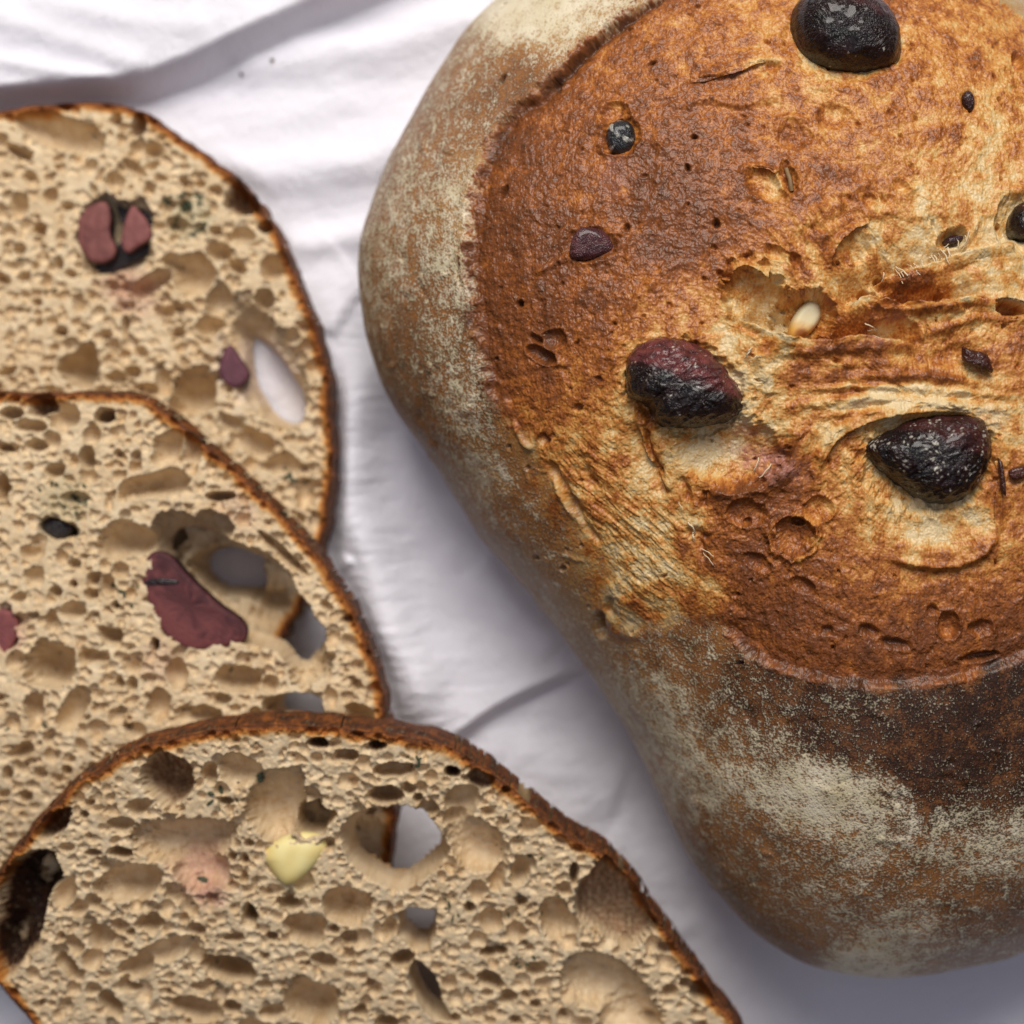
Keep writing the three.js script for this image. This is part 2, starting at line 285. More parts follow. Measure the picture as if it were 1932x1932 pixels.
// cord by the tear and the tear's creases
step([[1200, 790], [1215, 850], [1240, 895], [1265, 935]], 0.4, -2.0, 20, 20, 4, 0.2); 
ridge([[1215, 800], [1225, 850], [1255, 910]], 6, -2.2, 0.25, 1.2, 0.25);
ridge([[965, 790], [985, 830], [1008, 850]], 5, 0.9, -0.1); ridge([[1040, 880], [1055, 930], [1085, 975], [1140, 1020]], 5, 0.7, -0.12);
ridge([[1030, 865], [1050, 900], [1080, 945], [1120, 985]], 7, -1.7, 0.1, 1, 0.3);
ridge([[1060, 930], [1100, 985], [1140, 1030]], 6, -1.4, 0.1, 1, 0.3);
ridge([[1015, 820], [1035, 838]], 8, -1.8, 0.15, 1, 0.3); ridge([[1100, 880], [1125, 925]], 8, -1.0, 0.1, 1, 0.3);
ridge([[1135, 1150], [1132, 1180], [1140, 1205]], 7, -3.0, 0.1, 1, 0.3); ridge([[1160, 1120], [1150, 1145], [1165, 1160]], 5, -1.6, 0.05, 1, 0.3);
ridge([[1180, 1070], [1160, 1110], [1150, 1150], [1175, 1190], [1230, 1200]], 12, 0.5, -0.05);
for (const [a, b, c, d] of [[1330, 925, 1322, 960], [1290, 1000, 1340, 1020], [1280, 900, 1300, 950], [1310, 1010, 1330, 1060]]) ridge([[a, b], [(a + c) / 2 + 4, (b + d) / 2 - 3], [c, d]], 7, -1.2, 0.12, 1, 0.3);
// bubbles and pores
pit(1498, 1012, 42, 40, 0, 1.5, 0.7, -0.08, -0.14); pit(1505, 985, 14, 9, 20, 1.6, 0.2, 0.15); pit(1408, 968, 40, 26, 10, 1.0, 0.25, -0.08); pit(1410, 985, 9, 8, 0, 0.9, 0.3);
pit(1545, 960, 30, 26, 0, 0.9, 0.3, -0.06); pit(1515, 1105, 26, 14, 20, 0.8, 0.2, 0); pit(1430, 1060, 30, 16, 30, 0.9, 0.15, 0.1); pit(1790, 1180, 22, 26, 0, 1.3, 0.4, -0.15); pit(1850, 1185, 26, 16, 0, 1.0, 0.2, 0.05);
pit(1640, 1190, 22, 10, 20, 1.2, 0, 0.12); pit(1690, 1215, 34, 10, 10, 1.0, 0, 0.12); pit(1850, 1240, 40, 9, -8, 1.6, 0.2, 0.15); pit(1760, 1150, 12, 9, 0, 1, 0, 0.1); pit(1560, 1190, 12, 9, 0, 1, 0, 0.1);
pit(1020, 670, 34, 14, 30, 1.6, 0.3, 0.1); pit(1045, 640, 24, 20, 0, 1.0, 0.2, 0.1); pit(1010, 640, 16, 7, 35, 1.2, 0.1, 0.1); pit(980, 573, 7, 7, 0, 1.6, 0.15, 0.3); pit(952, 362, 7, 14, 15, 1.4, 0.25, 0.2); pit(948, 152, 6, 12, 20, 1.3, 0.15, 0.2);
pit(1352, 422, 7, 9, -10, 1.6, 0.1, 0.3); pit(1298, 317, 4, 9, -15, 1.5, 0.1, 0.3); pit(1310, 258, 6, 4, 0, 1.3, 0.1, 0.25); pit(1230, 117, 8, 5, -20, 1.1, 0.1, 0.25); pit(1090, 770, 10, 8, 0, 1, 0.1, 0.1); pit(1183, 430, 5, 8, 0, 1.2, 0, 0.2);
pit(1463, 478, 24, 14, 20, 1.2, 0.2, 0.05); pit(1500, 490, 12, 12, 0, 1.4, 0.1, 0.1); pit(1595, 375, 12, 10, 0, 0.8, 0.2); pit(1640, 375, 14, 12, 0, 0.8, 0.2); pit(1700, 350, 18, 12, 30, 0.7, 0.2, -0.1); pit(1920, 118, 14, 24, 0, 1.4, 0.2, -0.1);
pit(1640, 560, 14, 20, 0, 1.5); pit(1597, 75, 118, 92, 0, 1.2, 0.2, -0.2); pit(1115, 462, 50, 34, 5, 0.8, 0.25, 0.05); pit(1826, 192, 16, 24, 0, 0.8, 0.1);
{ const r = rng(41); for (let i = 0; i < 150; i++) { const x = 930 + r() * 1000, y = r() * 1270; pit(x, y, 3 + 7 * r() * r(), 3 + 5 * r() * r(), r() * 180, 0.35 + 0.8 * r(), 0.12 * r(), 0.12 * r()); }
  for (let i = 0; i < 110; i++) { const x = 930 + r() * 1000, y = r() * 1270; pit(x, y, 8 + 16 * r(), 5 + 9 * r(), r() * 180, r() < 0.5 ? -0.35 * r() : 0.4 * r(), 0.15 * r(), (r() - 0.5) * 0.16); }
  for (let i = 0; i < 60; i++) { const x = 930 + r() * 1000, y = r() * 1250, a = r() * 6.28, l = 20 + 60 * r(); ridge([[x, y], [x + Math.cos(a) * l * 0.5 + 8 * (r() - 0.5), y + Math.sin(a) * l * 0.5 + 8 * (r() - 0.5)], [x + Math.cos(a) * l, y + Math.sin(a) * l]], 2.5 + 4 * r(), 0.15 + 0.3 * r(), -0.08 * r(), 1, 0.4); } }
stain(1440, 870, 95, 38, 20, 0.8); stain(1400, 810, 60, 20, 10, 0.6); stain(1690, 600, 40, 12, 0, 0.35); stain(1160, 330, 40, 60, 0, 0.25); stain(1870, 790, 40, 30, 0, 0.3); stain(1655, 640, 40, 16, 0, 0.5);

// stretched folds sweeping across the middle and round the lower olive
{ const r = rng(63);
  for (let i = 0; i < 11; i++) { const y = 662 + i * 11 + 16 * r(), k = r() * 60; ridge([[1425 + k, y + 18], [1510 + k, y + 2], [1620, y - 6 + 8 * r()], [1740, y - 4 + 10 * r()], [1850, y + 8 + 8 * r()], [1960, y + 18]], 4 + 6 * r(), 0.2 + 0.5 * r(), (r() - 0.55) * 0.34, 1.2, 0.35); }
  for (let i = 0; i < 6; i++) { const y = 522 + i * 14, k = r() * 80; ridge([[1640 + k, y + 22], [1720 + k, y + 8], [1800, y], [1880, y - 10], [1960, y - 24]], 4 + 5 * r(), 0.2 + 0.5 * r(), (r() - 0.55) * 0.3, 1.2, 0.35); }
  for (let i = 0; i < 5; i++) { const o = 12 + i * 15; ridge([[1545 - o, 950], [1546 - o, 880], [1570 - o * 0.8, 828 - o * 0.5], [1620 - o * 0.4, 794 - o * 0.9], [1690, 776 - o], [1780, 771 - o], [1860 + o * 0.3, 785 - o]], 4 + 5 * r(), 0.15 + 0.4 * r(), (r() - 0.55) * 0.3, 1.2, 0.3); }
  for (let i = 0; i < 9; i++) { const x = 1440 + 25 * i; ridge([[x, 395 + 60 * r()], [x + 30, 440 + 30 * r()], [x + 50, 500], [x + 70, 540]], 4 + 3 * r(), 0.35, (i % 2 ? 0.1 : -0.1), 1.2, 0.3); }
  for (let i = 0; i < 90; i++) { const t = r(), x = t < 0.4 ? 700 + 190 * r() : 1150 + 780 * r(), y = t < 0.4 ? 250 + 650 * r() : 1320 + 470 * r(), a = (t < 0.4 ? 1.5 : 0.2) + 0.8 * (r() - 0.5), l = 20 + 70 * r(); ridge([[x, y], [x + Math.cos(a) * l * 0.5 + 10 * (r() - 0.5), y + Math.sin(a) * l * 0.5], [x + Math.cos(a) * l, y + Math.sin(a) * l]], 3 + 5 * r(), (r() - 0.55) * 0.7, 0, 1, 0.4); }
  for (let i = 0; i < 70; i++) { const t = r(), x = t < 0.4 ? 700 + 190 * r() : 1150 + 780 * r(), y = t < 0.4 ? 250 + 650 * r() : 1320 + 470 * r(); pit(x, y, 6 + 16 * r(), 5 + 9 * r(), r() * 180, (r() - 0.6) * 0.7, 0, 0); } }
// browning, flour and zones from hand-set samples
const BS = [[1150, 100, .55], [1250, 50, .5], [1350, 100, .45], [1450, 60, .4], [1450, 130, .33], [1000, 300, .7], [1050, 200, .6], [1100, 330, .6], [1000, 450, .74], [1000, 560, .74], [1100, 560, .66], [1250, 350, .76], [1300, 450, .76], [1350, 300, .64], [1250, 200, .6], [1400, 200, .5], [1550, 180, .33], [1650, 200, .4], [1750, 100, .38], [1850, 120, .36], [1800, 250, .34], [1900, 200, .28], [1500, 260, .52], [1500, 350, .48], [1400, 400, .6], [1600, 330, .48], [1700, 300, .34], [1850, 330, .14], [1780, 380, .22], [1600, 430, .32], [1500, 450, .38], [1650, 480, .15], [1700, 480, .12], [1560, 520, .3], [1450, 520, .28], [1350, 520, .55], [1300, 600, .34], [1200, 600, .5], [1200, 520, .64], [1100, 650, .58], [1000, 650, .68], [1050, 750, .52], [1150, 720, .42], [1180, 800, .22], [1230, 630, .3], [1400, 600, .14], [1430, 650, .06], [1430, 710, .1], [1500, 700, .42], [1600, 675, .5], [1680, 680, .44], [1600, 740, .32], [1500, 760, .18], [1540, 800, .18], [1700, 740, .28], [1850, 740, .32], [1900, 650, .38], [1750, 620, .38], [1850, 560, .24], [1720, 530, .5], [1900, 500, .08], [1800, 480, .06], [1530, 845, .52], [1490, 905, .58], [1350, 940, .6], [1400, 960, .6], [1620, 800, .2], [1700, 780, .12], [1900, 790, .18], [1600, 900, .28], [1650, 980, .22], [1750, 1000, .2], [1800, 980, .2], [1850, 1000, .3], [1910, 950, .55], [1700, 1050, .32], [1600, 1050, .52], [1500, 1040, .58], [1400, 1080, .66], [1350, 1020, .52], [1500, 1150, .68], [1650, 1130, .58], [1800, 1130, .58], [1900, 1050, .48], [1400, 1180, .66], [1550, 1220, .72], [1700, 1230, .7], [1850, 1200, .66], [1600, 1280, .6], [1750, 1285, .64], [1920, 1235, .68],
  [1000, 850, .42], [1050, 900, .36], [1100, 850, .3], [1150, 900, .27], [1200, 950, .18], [1250, 1000, .12], [1150, 1000, .24], [1200, 1050, .08], [1280, 1080, .2], [1250, 1130, .12], [1150, 1150, .14], [1120, 1080, .3], [1280, 960, .2], [1230, 1160, .3], [1290, 1150, .45], [1250, 880, .16], [1320, 870, .08], [1380, 860, .2],
  [700, 500, .68], [730, 500, .7], [800, 600, .74], [850, 500, .76], [860, 700, .78], [880, 800, .7], [950, 900, .6], [1000, 1000, .58], [1050, 1100, .5], [1100, 1220, .48], [1150, 1280, .5], [1250, 1300, .64], [1300, 1250, .72], [1400, 1310, .92], [1600, 1350, 1.0], [1800, 1350, 1.02], [1500, 1450, .88], [1700, 1450, .98], [1900, 1450, 1.0], [1900, 1380, 1.02], [1600, 1420, .95], [1350, 1450, .68], [1500, 1600, .74], [1700, 1700, .76], [1450, 1750, .62], [1650, 1800, .66], [1900, 1700, .78], [950, 100, .58], [1050, 50, .4], [850, 250, .68], [800, 350, .68], [950, 200, .72], [1000, 150, .66], [900, 330, .5], [880, 400, .5], [1150, 20, .45], [1250, 1480, .62], [1350, 1640, .66]];
const FS = [[1000, 50, .97], [1050, 15, .97], [1100, 30, .7], [1030, 90, .6], [900, 130, .55], [940, 160, .32], [980, 140, .2], [1000, 170, .3], [830, 230, .5], [780, 330, .55], [850, 300, .45], [900, 320, .62], [930, 260, .45], [880, 380, .82], [840, 420, .5], [720, 480, .62], [780, 480, .5], [750, 400, .6], [860, 490, .84], [820, 560, .34], [865, 545, .86], [885, 600, .3], [730, 560, .55], [700, 600, .6], [760, 640, .33], [850, 640, .74], [890, 660, .25], [870, 700, .68], [800, 700, .36], [890, 750, .72], [930, 780, .4], [780, 750, .33], [740, 720, .45], [830, 850, .36], [900, 860, .74], [925, 900, .82], [880, 930, .45], [980, 980, .45], [960, 850, .2], [1000, 900, .1], [1020, 960, .3], [920, 1000, .38], [1040, 1050, .45], [1080, 1130, .52], [1100, 1080, .2], [1150, 1200, .5], [1200, 1230, .42], [1220, 1300, .72], [1180, 1330, .6], [1300, 1230, .4], [1280, 1400, .8], [1250, 1480, .7], [1220, 1430, .65], [1350, 1380, .48], [1400, 1270, .4], [1450, 1330, .3], [1530, 1300, .3], [1600, 1320, .4], [1700, 1325, .35], [1350, 1500, .74], [1450, 1430, .58], [1500, 1500, .92], [1570, 1480, .88], [1640, 1520, .82], [1600, 1420, .25], [1720, 1400, .12], [1850, 1400, .14], [1900, 1480, .28], [1750, 1480, .2], [1800, 1560, .58], [1900, 1580, .7], [1650, 1600, .64], [1550, 1650, .48], [1700, 1660, .42], [1850, 1620, .6], [1450, 1600, .42], [1400, 1560, .38], [1330, 1600, .45], [1600, 1720, .5], [1700, 1760, .66], [1850, 1700, .36], [1500, 1760, .36], [1650, 1820, .82], [1800, 1800, .5], [1420, 1720, .42]];
const interiorPl = [...grooveLine.slice(1).map(p => p), [1000, 860], [1030, 920], [1060, 965], [1100, 1010], [1140, 1050], [1150, 1090], [1140, 1140], [1180, 1190], [1240, 1180], [1300, 1155], ...lowerLip, [2300, 1150], [2400, 600], [2200, 300], [1950, 60], [1800, -60], [1450, -110]];
const interior = interiorPl.map(p => plan(p[0], p[1]));
const GS = 0.0012, GX0 = -0.04, GZ0 = -0.115, GW = 160, GHt = 200;
const gB = new Float32Array(GW * GHt), gF = new Float32Array(GW * GHt), gI = new Float32Array(GW * GHt), gS = new Float32Array(GW * GHt), gT = new Float32Array(GW * GHt);
{
  const bs = BS.map(([x, y, v]) => [...plan(x, y), v]), fs = FS.map(([x, y, v]) => [...plan(x, y), v]);
  const bi = bs.map(s => inside(interior, s[0], s[1]));
  const tear = [[985, 850], [1100, 780], [1190, 800], [1240, 900], [1320, 940], [1340, 1090], [1290, 1150], [1190, 1200], [1120, 1180], [1130, 1070], [1050, 970]].map(p => plan(p[0], p[1]));
  const kern = (arr, x, z, s2, fil) => { let w = 1e-9, v = 0; for (let i = 0; i < arr.length; i++) { if (fil && !fil(i)) continue; const a = arr[i], d = (a[0] - x) ** 2 + (a[1] - z) ** 2; const k = Math.exp(-d / s2) + 1e-7 / (d * 1e4 + 1e-3) * 1e-2; w += k; v += k * a[2]; } return v / w; };
  for (let j = 0; j < GHt; j++) for (let i = 0; i < GW; i++) {
    const x = GX0 + i * GS, z = GZ0 + j * GS, k = j * GW + i, ins = inside(interior, x, z);
    gB[k] = kern(bs, x, z, 0.0045 ** 2, q => bi[q] === ins); gF[k] = kern(fs, x, z, 0.0042 ** 2);
    const n = nearest(interior, x, z, true); gI[k] = ins ? n.d : -n.d;
    const nt = nearest(tear, x, z, true), it = inside(tear, x, z); gT[k] = it ? sstep(0, 0.006, nt.d) : 0; gS[k] = it ? 1 : sstep(0.005, 0.0005, nt.d);
  }
}
function samp(g, w, h, x, z) { x = clamp(x, 0, w - 1.001); z = clamp(z, 0, h - 1.001); const i = Math.floor(x), j = Math.floor(z), u = x - i, v = z - j, k = j * w + i; return (g[k] * (1 - u) + g[k + 1] * u) * (1 - v) + (g[k + w] * (1 - u) + g[k + w + 1] * u) * v; }
const G = (g, x, z) => samp(g, GW, GHt, (x - GX0) / GS, (z - GZ0) / GS);
const M = (m, x, z) => { const i = (x - MX0) / MC, j = (z - MZ0) / MC; return i < 0 || j < 0 || i > MW - 1 || j > MH - 1 ? 0 : samp(m, MW, MH, i, j); };
const eyes = [[1293, 720], [1755, 865], [1500, 600], [1597, 60]].map(p => plan(p[0], p[1]).map(v => v * 1000));
function flow(X, Z) { let w = 0, v = 0; for (const c of eyes) { const d = Math.hypot(X - c[0], (Z - c[1]) * 1.25), k = Math.exp(-d / 5); w += k; v += k * d; } return (w > 1e-30 ? v / w : 0) + 4.5 * noise(X * 0.09, 11, Z * 0.09) + 1.3 * noise(X * 0.3, 13, Z * 0.3); }
const flowMask = (x, z) => (0.25 + 0.45 * sstep(0.012, 0.05, x)) * clamp(0.6 + 1.6 * noise(x * 150, 17, z * 150));
const FA = Math.cos(0.72), FB = Math.sin(0.72);    // direction of the fibres in the tear
function loafRelief(p) {                            // metres along the surface normal
  const x = p[0], z = p[2], X = x * 1000, Y = p[1] * 1000, Z = z * 1000;
  let h = M(mapH, x, z);
  const I = sstep(-0.001, 0.002, G(gI, x, z)), T = G(gT, x, z);
  h += (0.9 * noise(X * 0.05, Y * 0.05, Z * 0.05) + 0.35 * noise(X * 0.16, Y * 0.16, Z * 0.16 + 4));
  const wx = X + 0.8 * noise(X * 0.4, Y * 0.4, Z * 0.4), wz = Z + 0.8 * noise(X * 0.4 + 9, Y * 0.4, Z * 0.4);
  h += I * (0.28 * noise(wx * 0.45, Y * 0.45, wz * 0.45) + 0.14 * noise(wx * 1.1, Y * 1.1, wz * 1.1) + 0.10 * noise(X * 2.2, Y * 2.2, Z * 2.2) + 0.22 * (0.5 - Math.abs(noise(wx * 0.5, Y * 0.5 + 20, wz * 0.5)) * 2) + 0.16 * (0.5 - Math.abs(noise(wx * 1.2 + 7, Y * 1.2, wz * 1.2)) * 2));
  h += (1 - I) * (0.06 * noise(X * 0.9, Y * 0.9, Z * 0.9) + 0.05 * noise(X * 2.4, Y * 2.4, Z * 2.4));
  if (I > 0) { const ps = flow(X, Z); h += I * (1 - T) * flowMask(x, z) * (0.42 * noise(ps * 0.42, X * 0.05, Z * 0.05) + 0.26 * noise(ps * 1.0 + 5, X * 0.1, Z * 0.1) + 0.10 * noise(ps * 2.4 + 5, X * 0.2, Z * 0.2)); }
  if (T > 0) { const a = X * FA + Z * FB, b = -X * FB + Z * FA + 1.2 * noise(X * 0.12, 3, Z * 0.12); h += T * (0.5 * noise(a * 0.10, 5, b * 0.4) + 0.3 * noise(a * 0.22, 8, b * 1.1) + 0.26 * noise(a * 0.3, 2, b * 2.4)); }
  return h / 1000;
}
// cross-section: angle 0 at the crown, pi/2 at the widest line, beyond it tucks under
function profile(f) {                               // f 0..1 crown to widest, 1..1.6 under side, to 2 the bottom centre
  if (f <= 1) { const a = f * Math.PI / 2; return [Math.pow(Math.sin(a), PQ), LH0 + (LH - LH0) * Math.cos(a)]; }
  if (f <= 1.6) { const a = (f - 1) / 0.6 * Math.PI / 2; return [1 - 0.17 * (1 - Math.cos(a)) - 0.02 * Math.sin(a), LH0 - (LH0 - 0.0002) * Math.sin(a)]; }
  return [0.81 * (1 - (f - 1.6) / 0.4), 0.0002];
}
const ARN = 400, ARC = new Float32Array(ARN + 1);    // arc length for radius 1, as f goes 0..1.6
{ const sY = 1 / 0.09; let [q0, y0] = profile(0); for (let i = 1; i <= ARN; i++) { const [q, y] = profile(i / ARN * 1.6); ARC[i] = ARC[i - 1] + Math.hypot(q - q0, (y - y0) * sY); q0 = q; y0 = y; } }
const arcOf = f => { const t = clamp(f / 1.6) * ARN, i = Math.min(ARN - 1, Math.floor(t)); return ARC[i] + (ARC[i + 1] - ARC[i]) * (t - i); };
function fOfArc(s) { let a = 0, b = ARN; if (s >= ARC[ARN]) return 1.6; while (b - a > 1) { const m = (a + b) >> 1; if (ARC[m] > s) b = m; else a = m; } return (a + (s - ARC[a]) / (ARC[b] - ARC[a])) / ARN * 1.6; }
const TX0 = -0.165, TX1 = 0.055, TZ0 = -0.115, TZ1 = 0.165, TS = 2048;
function basePoint(a, f, out) { const [q, y] = profile(f), r = q * Rof(a); out[0] = LC[0] + Math.cos(a) * r; out[1] = y; out[2] = LC[1] + Math.sin(a) * r; return out; }

let loafMat;
function buildLoaf() {
  // angles: fine towards the part in view
  const ang = []; { let a = Math.PI * 0.33; const end = a + 2 * Math.PI; while (a < end - 0.001) { ang.push(a); const v = Math.abs(a - Math.PI); a += v < Math.PI * 0.63 ? 0.00345 : 0.012; } }
  const NA = ang.length, fs = []; for (let i = 1; i <= 500; i++) fs.push(0.0003 + i / 500 * 1.08); for (let i = 1; i <= 20; i++) fs.push(1.08 + i / 20 * 0.52); for (let i = 1; i <= 4; i++) fs.push(1.6 + i / 4 * 0.39);
  const NF = fs.length, pos = new Float32Array((NA * NF + 1) * 3), uv = new Float32Array((NA * NF + 1) * 2), p = [0, 0, 0], pa = [0, 0, 0], pb = [0, 0, 0], pc = [0, 0, 0], pd = [0, 0, 0];
  const e = 0.004;
  for (let j = 0; j < NF; j++) for (let i = 0; i < NA; i++) {
    const a = ang[i], f = fs[j]; basePoint(a, f, p);
    let h = 0, nx = 0, ny = 1, nz = 0;
    if (f < 1.6) {
      basePoint(a - 0.01, f, pa); basePoint(a + 0.01, f, pb); basePoint(a, Math.max(0, f - e), pc); basePoint(a, Math.min(1.6, f + e), pd);
      const ux = pb[0] - pa[0], uy = pb[1] - pa[1], uz = pb[2] - pa[2], vx = pd[0] - pc[0], vy = pd[1] - pc[1], vz = pd[2] - pc[2];
      nx = uz * vy - uy * vz; ny = ux * vz - uz * vx; nz = uy * vx - ux * vy; const l = Math.hypot(nx, ny, nz) || 1; nx /= l; ny /= l; nz /= l;
      if (f < 0.9 && ny < 0) { nx = -nx; ny = -ny; nz = -nz; }
      if (f >= 0.9) { const ox = p[0] - LC[0], oz = p[2] - LC[1]; if (nx * ox + nz * oz < 0) { nx = -nx; ny = -ny; nz = -nz; } }
      h = loafRelief(p) * sstep(1.6, 1.25, f);
    }
    const k = j * NA + i; pos[k * 3] = p[0] + nx * h; pos[k * 3 + 1] = Math.max(0.0002, p[1] + ny * h); pos[k * 3 + 2] = p[2] + nz * h;
    const S = arcOf(f) * Rof(a); uv[k * 2] = (Math.cos(a) * S - TX0) / (TX1 - TX0); uv[k * 2 + 1] = (Math.sin(a) * S - TZ0) / (TZ1 - TZ0);
  }
  const top = NA * NF; pos[top * 3] = LC[0]; pos[top * 3 + 1] = LH + loafRelief([LC[0], LH, LC[1]]); pos[top * 3 + 2] = LC[1]; uv[top * 2] = -TX0 / (TX1 - TX0); uv[top * 2 + 1] = -TZ0 / (TZ1 - TZ0);
  const idx = new Uint32Array(((NF - 1) * NA * 2 + NA) * 3); let q = 0;
  for (let i = 0; i < NA; i++) { const i2 = (i + 1) % NA; idx[q++] = top; idx[q++] = i2; idx[q++] = i; }
  for (let j = 0; j < NF - 1; j++) for (let i = 0; i < NA; i++) { const i2 = (i + 1) % NA, a = j * NA + i, b = j * NA + i2, c = a + NA, d = b + NA; idx[q++] = a; idx[q++] = b; idx[q++] = c; idx[q++] = b; idx[q++] = d; idx[q++] = c; }
  // colour and fine relief
  const col = new Uint8Array(TS * TS * 4), bmp = new Uint8Array(TS * TS * 4), P = [0, 0, 0], rr = rng(5);
  for (let j = 0; j < TS; j++) for (let i = 0; i < TS; i++) {
    const sx = TX0 + (i + 0.5) / TS * (TX1 - TX0), sz = TZ0 + (j + 0.5) / TS * (TZ1 - TZ0), a = Math.atan2(sz, sx), R = Rof(a), s = Math.hypot(sx, sz) / R, k = (j * TS + i) * 4;
    if (s > ARC[ARN] * 1.02) { col[k] = 120; col[k + 1] = 80; col[k + 2] = 45; col[k + 3] = 255; bmp[k] = bmp[k + 1] = bmp[k + 2] = 128; bmp[k + 3] = 255; continue; }
    const f = fOfArc(s); basePoint(a, f, P);
    const X = P[0] * 1000, Y = P[1] * 1000, Z = P[2] * 1000;
    const w1 = noise(X * 0.25, Y * 0.25, Z * 0.25), w2 = noise(X * 0.25 + 31, Y * 0.25, Z * 0.25), w3 = noise(X * 0.9, Y * 0.9, Z * 0.9 + 5);
    const x = P[0] + w1 * 0.0032 + w3 * 0.0008, z = P[2] + w2 * 0.0032 - w3 * 0.0008;
    const n1 = noise(X * 2.7, Y * 2.7, Z * 2.7), n2 = noise(X * 1.3, Y * 1.3, Z * 1.3 + 2), n3 = noise(X * 0.45, Y * 0.45, Z * 0.45), n0 = noise(X * 5.4, Y * 5.4, Z * 5.4 + 3);
    const nearTear = G(gS, P[0], P[2]), iw = lerp(0.0006, 0.0028, nearTear), I = sstep(-iw, iw, G(gI, P[0] + w3 * 0.0009 + w1 * 0.002, P[2] - w3 * 0.0009 + w2 * 0.002) + 0.0006 + 0.0022 * n2 + 0.0014 * n1 + 0.0012 * n3 + nearTear * 0.006 * (w1 + 0.7 * w3)), T = G(gT, P[0], P[2]);
    let b = G(gB, x, z) + M(mapB, P[0], P[2]), fib = 0;
    if (T > 0) { const q1 = X * FA + Z * FB, q2 = -X * FB + Z * FA + 1.2 * noise(X * 0.12, 3, Z * 0.12); fib = 0.5 * noise(q1 * 0.18, 5, q2 * 1.4) + 0.5 * noise(q1 * 0.4, 8, q2 * 3.2); b += T * fib * 0.34; }
    let fl1 = 0; if (I > 0) { const ps = flow(X, Z); fl1 = (1 - T) * flowMask(P[0], P[2]) * (noise(ps * 0.5 + 3, X * 0.06, Z * 0.06) + 0.8 * noise(ps * 1.3, X * 0.12, Z * 0.12) + 0.6 * noise(ps * 3.0, X * 0.25, Z * 0.25)); }
    b += I * (0.22 * n1 + 0.22 * n2 + 0.22 * n3 + 0.18 * n0 + 0.17 * fl1 + (0.20 + 0.24 * sstep(0.6, 0.25, b)) * w1 + 0.14 * sstep(0.6, 0.25, b) * n3) + (1 - I) * (0.26 * n2 + 0.34 * n1 + 0.34 * n3 + 0.3 * n0 + 0.2 * w1);
    const v1 = 0.5 - 2.2 * Math.abs(noise(x * 1000 * 0.8, Y * 0.8 + 20, z * 1000 * 0.8)), v2 = 0.5 - 2.2 * Math.abs(noise(X * 2.0 + 7, Y * 2.0, Z * 2.0));
    b += I * (-0.11 * v1 - 0.08 * v2 + 0.11); if (I > 0.5) b = b < 0.68 ? b : 0.68 + 0.5 * (b - 0.68);
    let c = ramp(clamp(b, 0, 1.05)); if (I < 1) c = mix3(c, [0.16, 0.095, 0.042], 0.5 * (1 - I) * sstep(0.95, 0.62, b));
    const pk = M(mapP, P[0], P[2]); if (pk > 0.01) c = mix3(c, [0.42, 0.20, 0.16], pk * clamp(0.6 + n2));
    let fl = 0;
    if (I < 1) {
      const fv = G(gF, x, z) , g = 0.44 + 0.75 * n1 + 0.75 * n0 + 0.42 * n2 + 0.30 * n3;
      fl = (1 - I) * (0.56 * sstep(1 - fv - 0.13, 1 - fv + 0.17, g) + 0.42 * sstep(0.38, 1.0, fv + 0.5 * n3 + 0.35 * n2 + 0.2 * n1));
      c = mix3(c, mix3(FLOUR, [0.55, 0.465, 0.285], clamp(0.4 + w1)), fl);
    }
    let speck = 0;
    if (I > 0.5 && n0 > 0.36 && n1 > 0.05) { speck = sstep(0.36, 0.46, n0) * 0.55; c = mix3(c, [0.62, 0.42, 0.22], speck); }  // pale blister specks, also painting the glints of glossy crust
    if (I < 0.5 && n0 > 0.4 && fl < 0.5) { speck = sstep(0.40, 0.5, n0) * 0.7; c = mix3(c, FLOUR, speck); }
    col[k] = toS(c[0]); col[k + 1] = toS(c[1]); col[k + 2] = toS(c[2]); col[k + 3] = 255;
    const hgt = 0.5 + I * (0.13 * n1 + 0.14 * n2 + 0.09 * n0 + 0.2 * fl1) + (1 - I) * (0.10 * n1 + 0.12 * n0 + 0.06 * n2 + 0.16 * (fl - 0.4)) + I * (0.10 * v1 + 0.12 * v2) + T * fib * 0.5 + 0.2 * speck;
    bmp[k] = bmp[k + 1] = bmp[k + 2] = clamp(hgt) * 255; bmp[k + 3] = 255;
  }
  const mat = loafMat = new THREE.MeshPhysicalMaterial({ map: dataTex(col, TS, TS, true, THREE.MirroredRepeatWrapping), bumpMap: dataTex(bmp, TS, TS, false, THREE.MirroredRepeatWrapping), bumpScale: 0.00062, roughness: 0.42 });
  mat.specularIntensity = 0.7;
  const loaf = thing('bread_loaf', 'whole rustic olive loaf with floured rim and torn golden top', 'bread');
  part('crust', geom(pos, idx, null, uv), mat, loaf);
  return loaf;
}
const surfY = (x, z) => { const y = topY(x, z); return y + loafRelief([x, y, z]); };

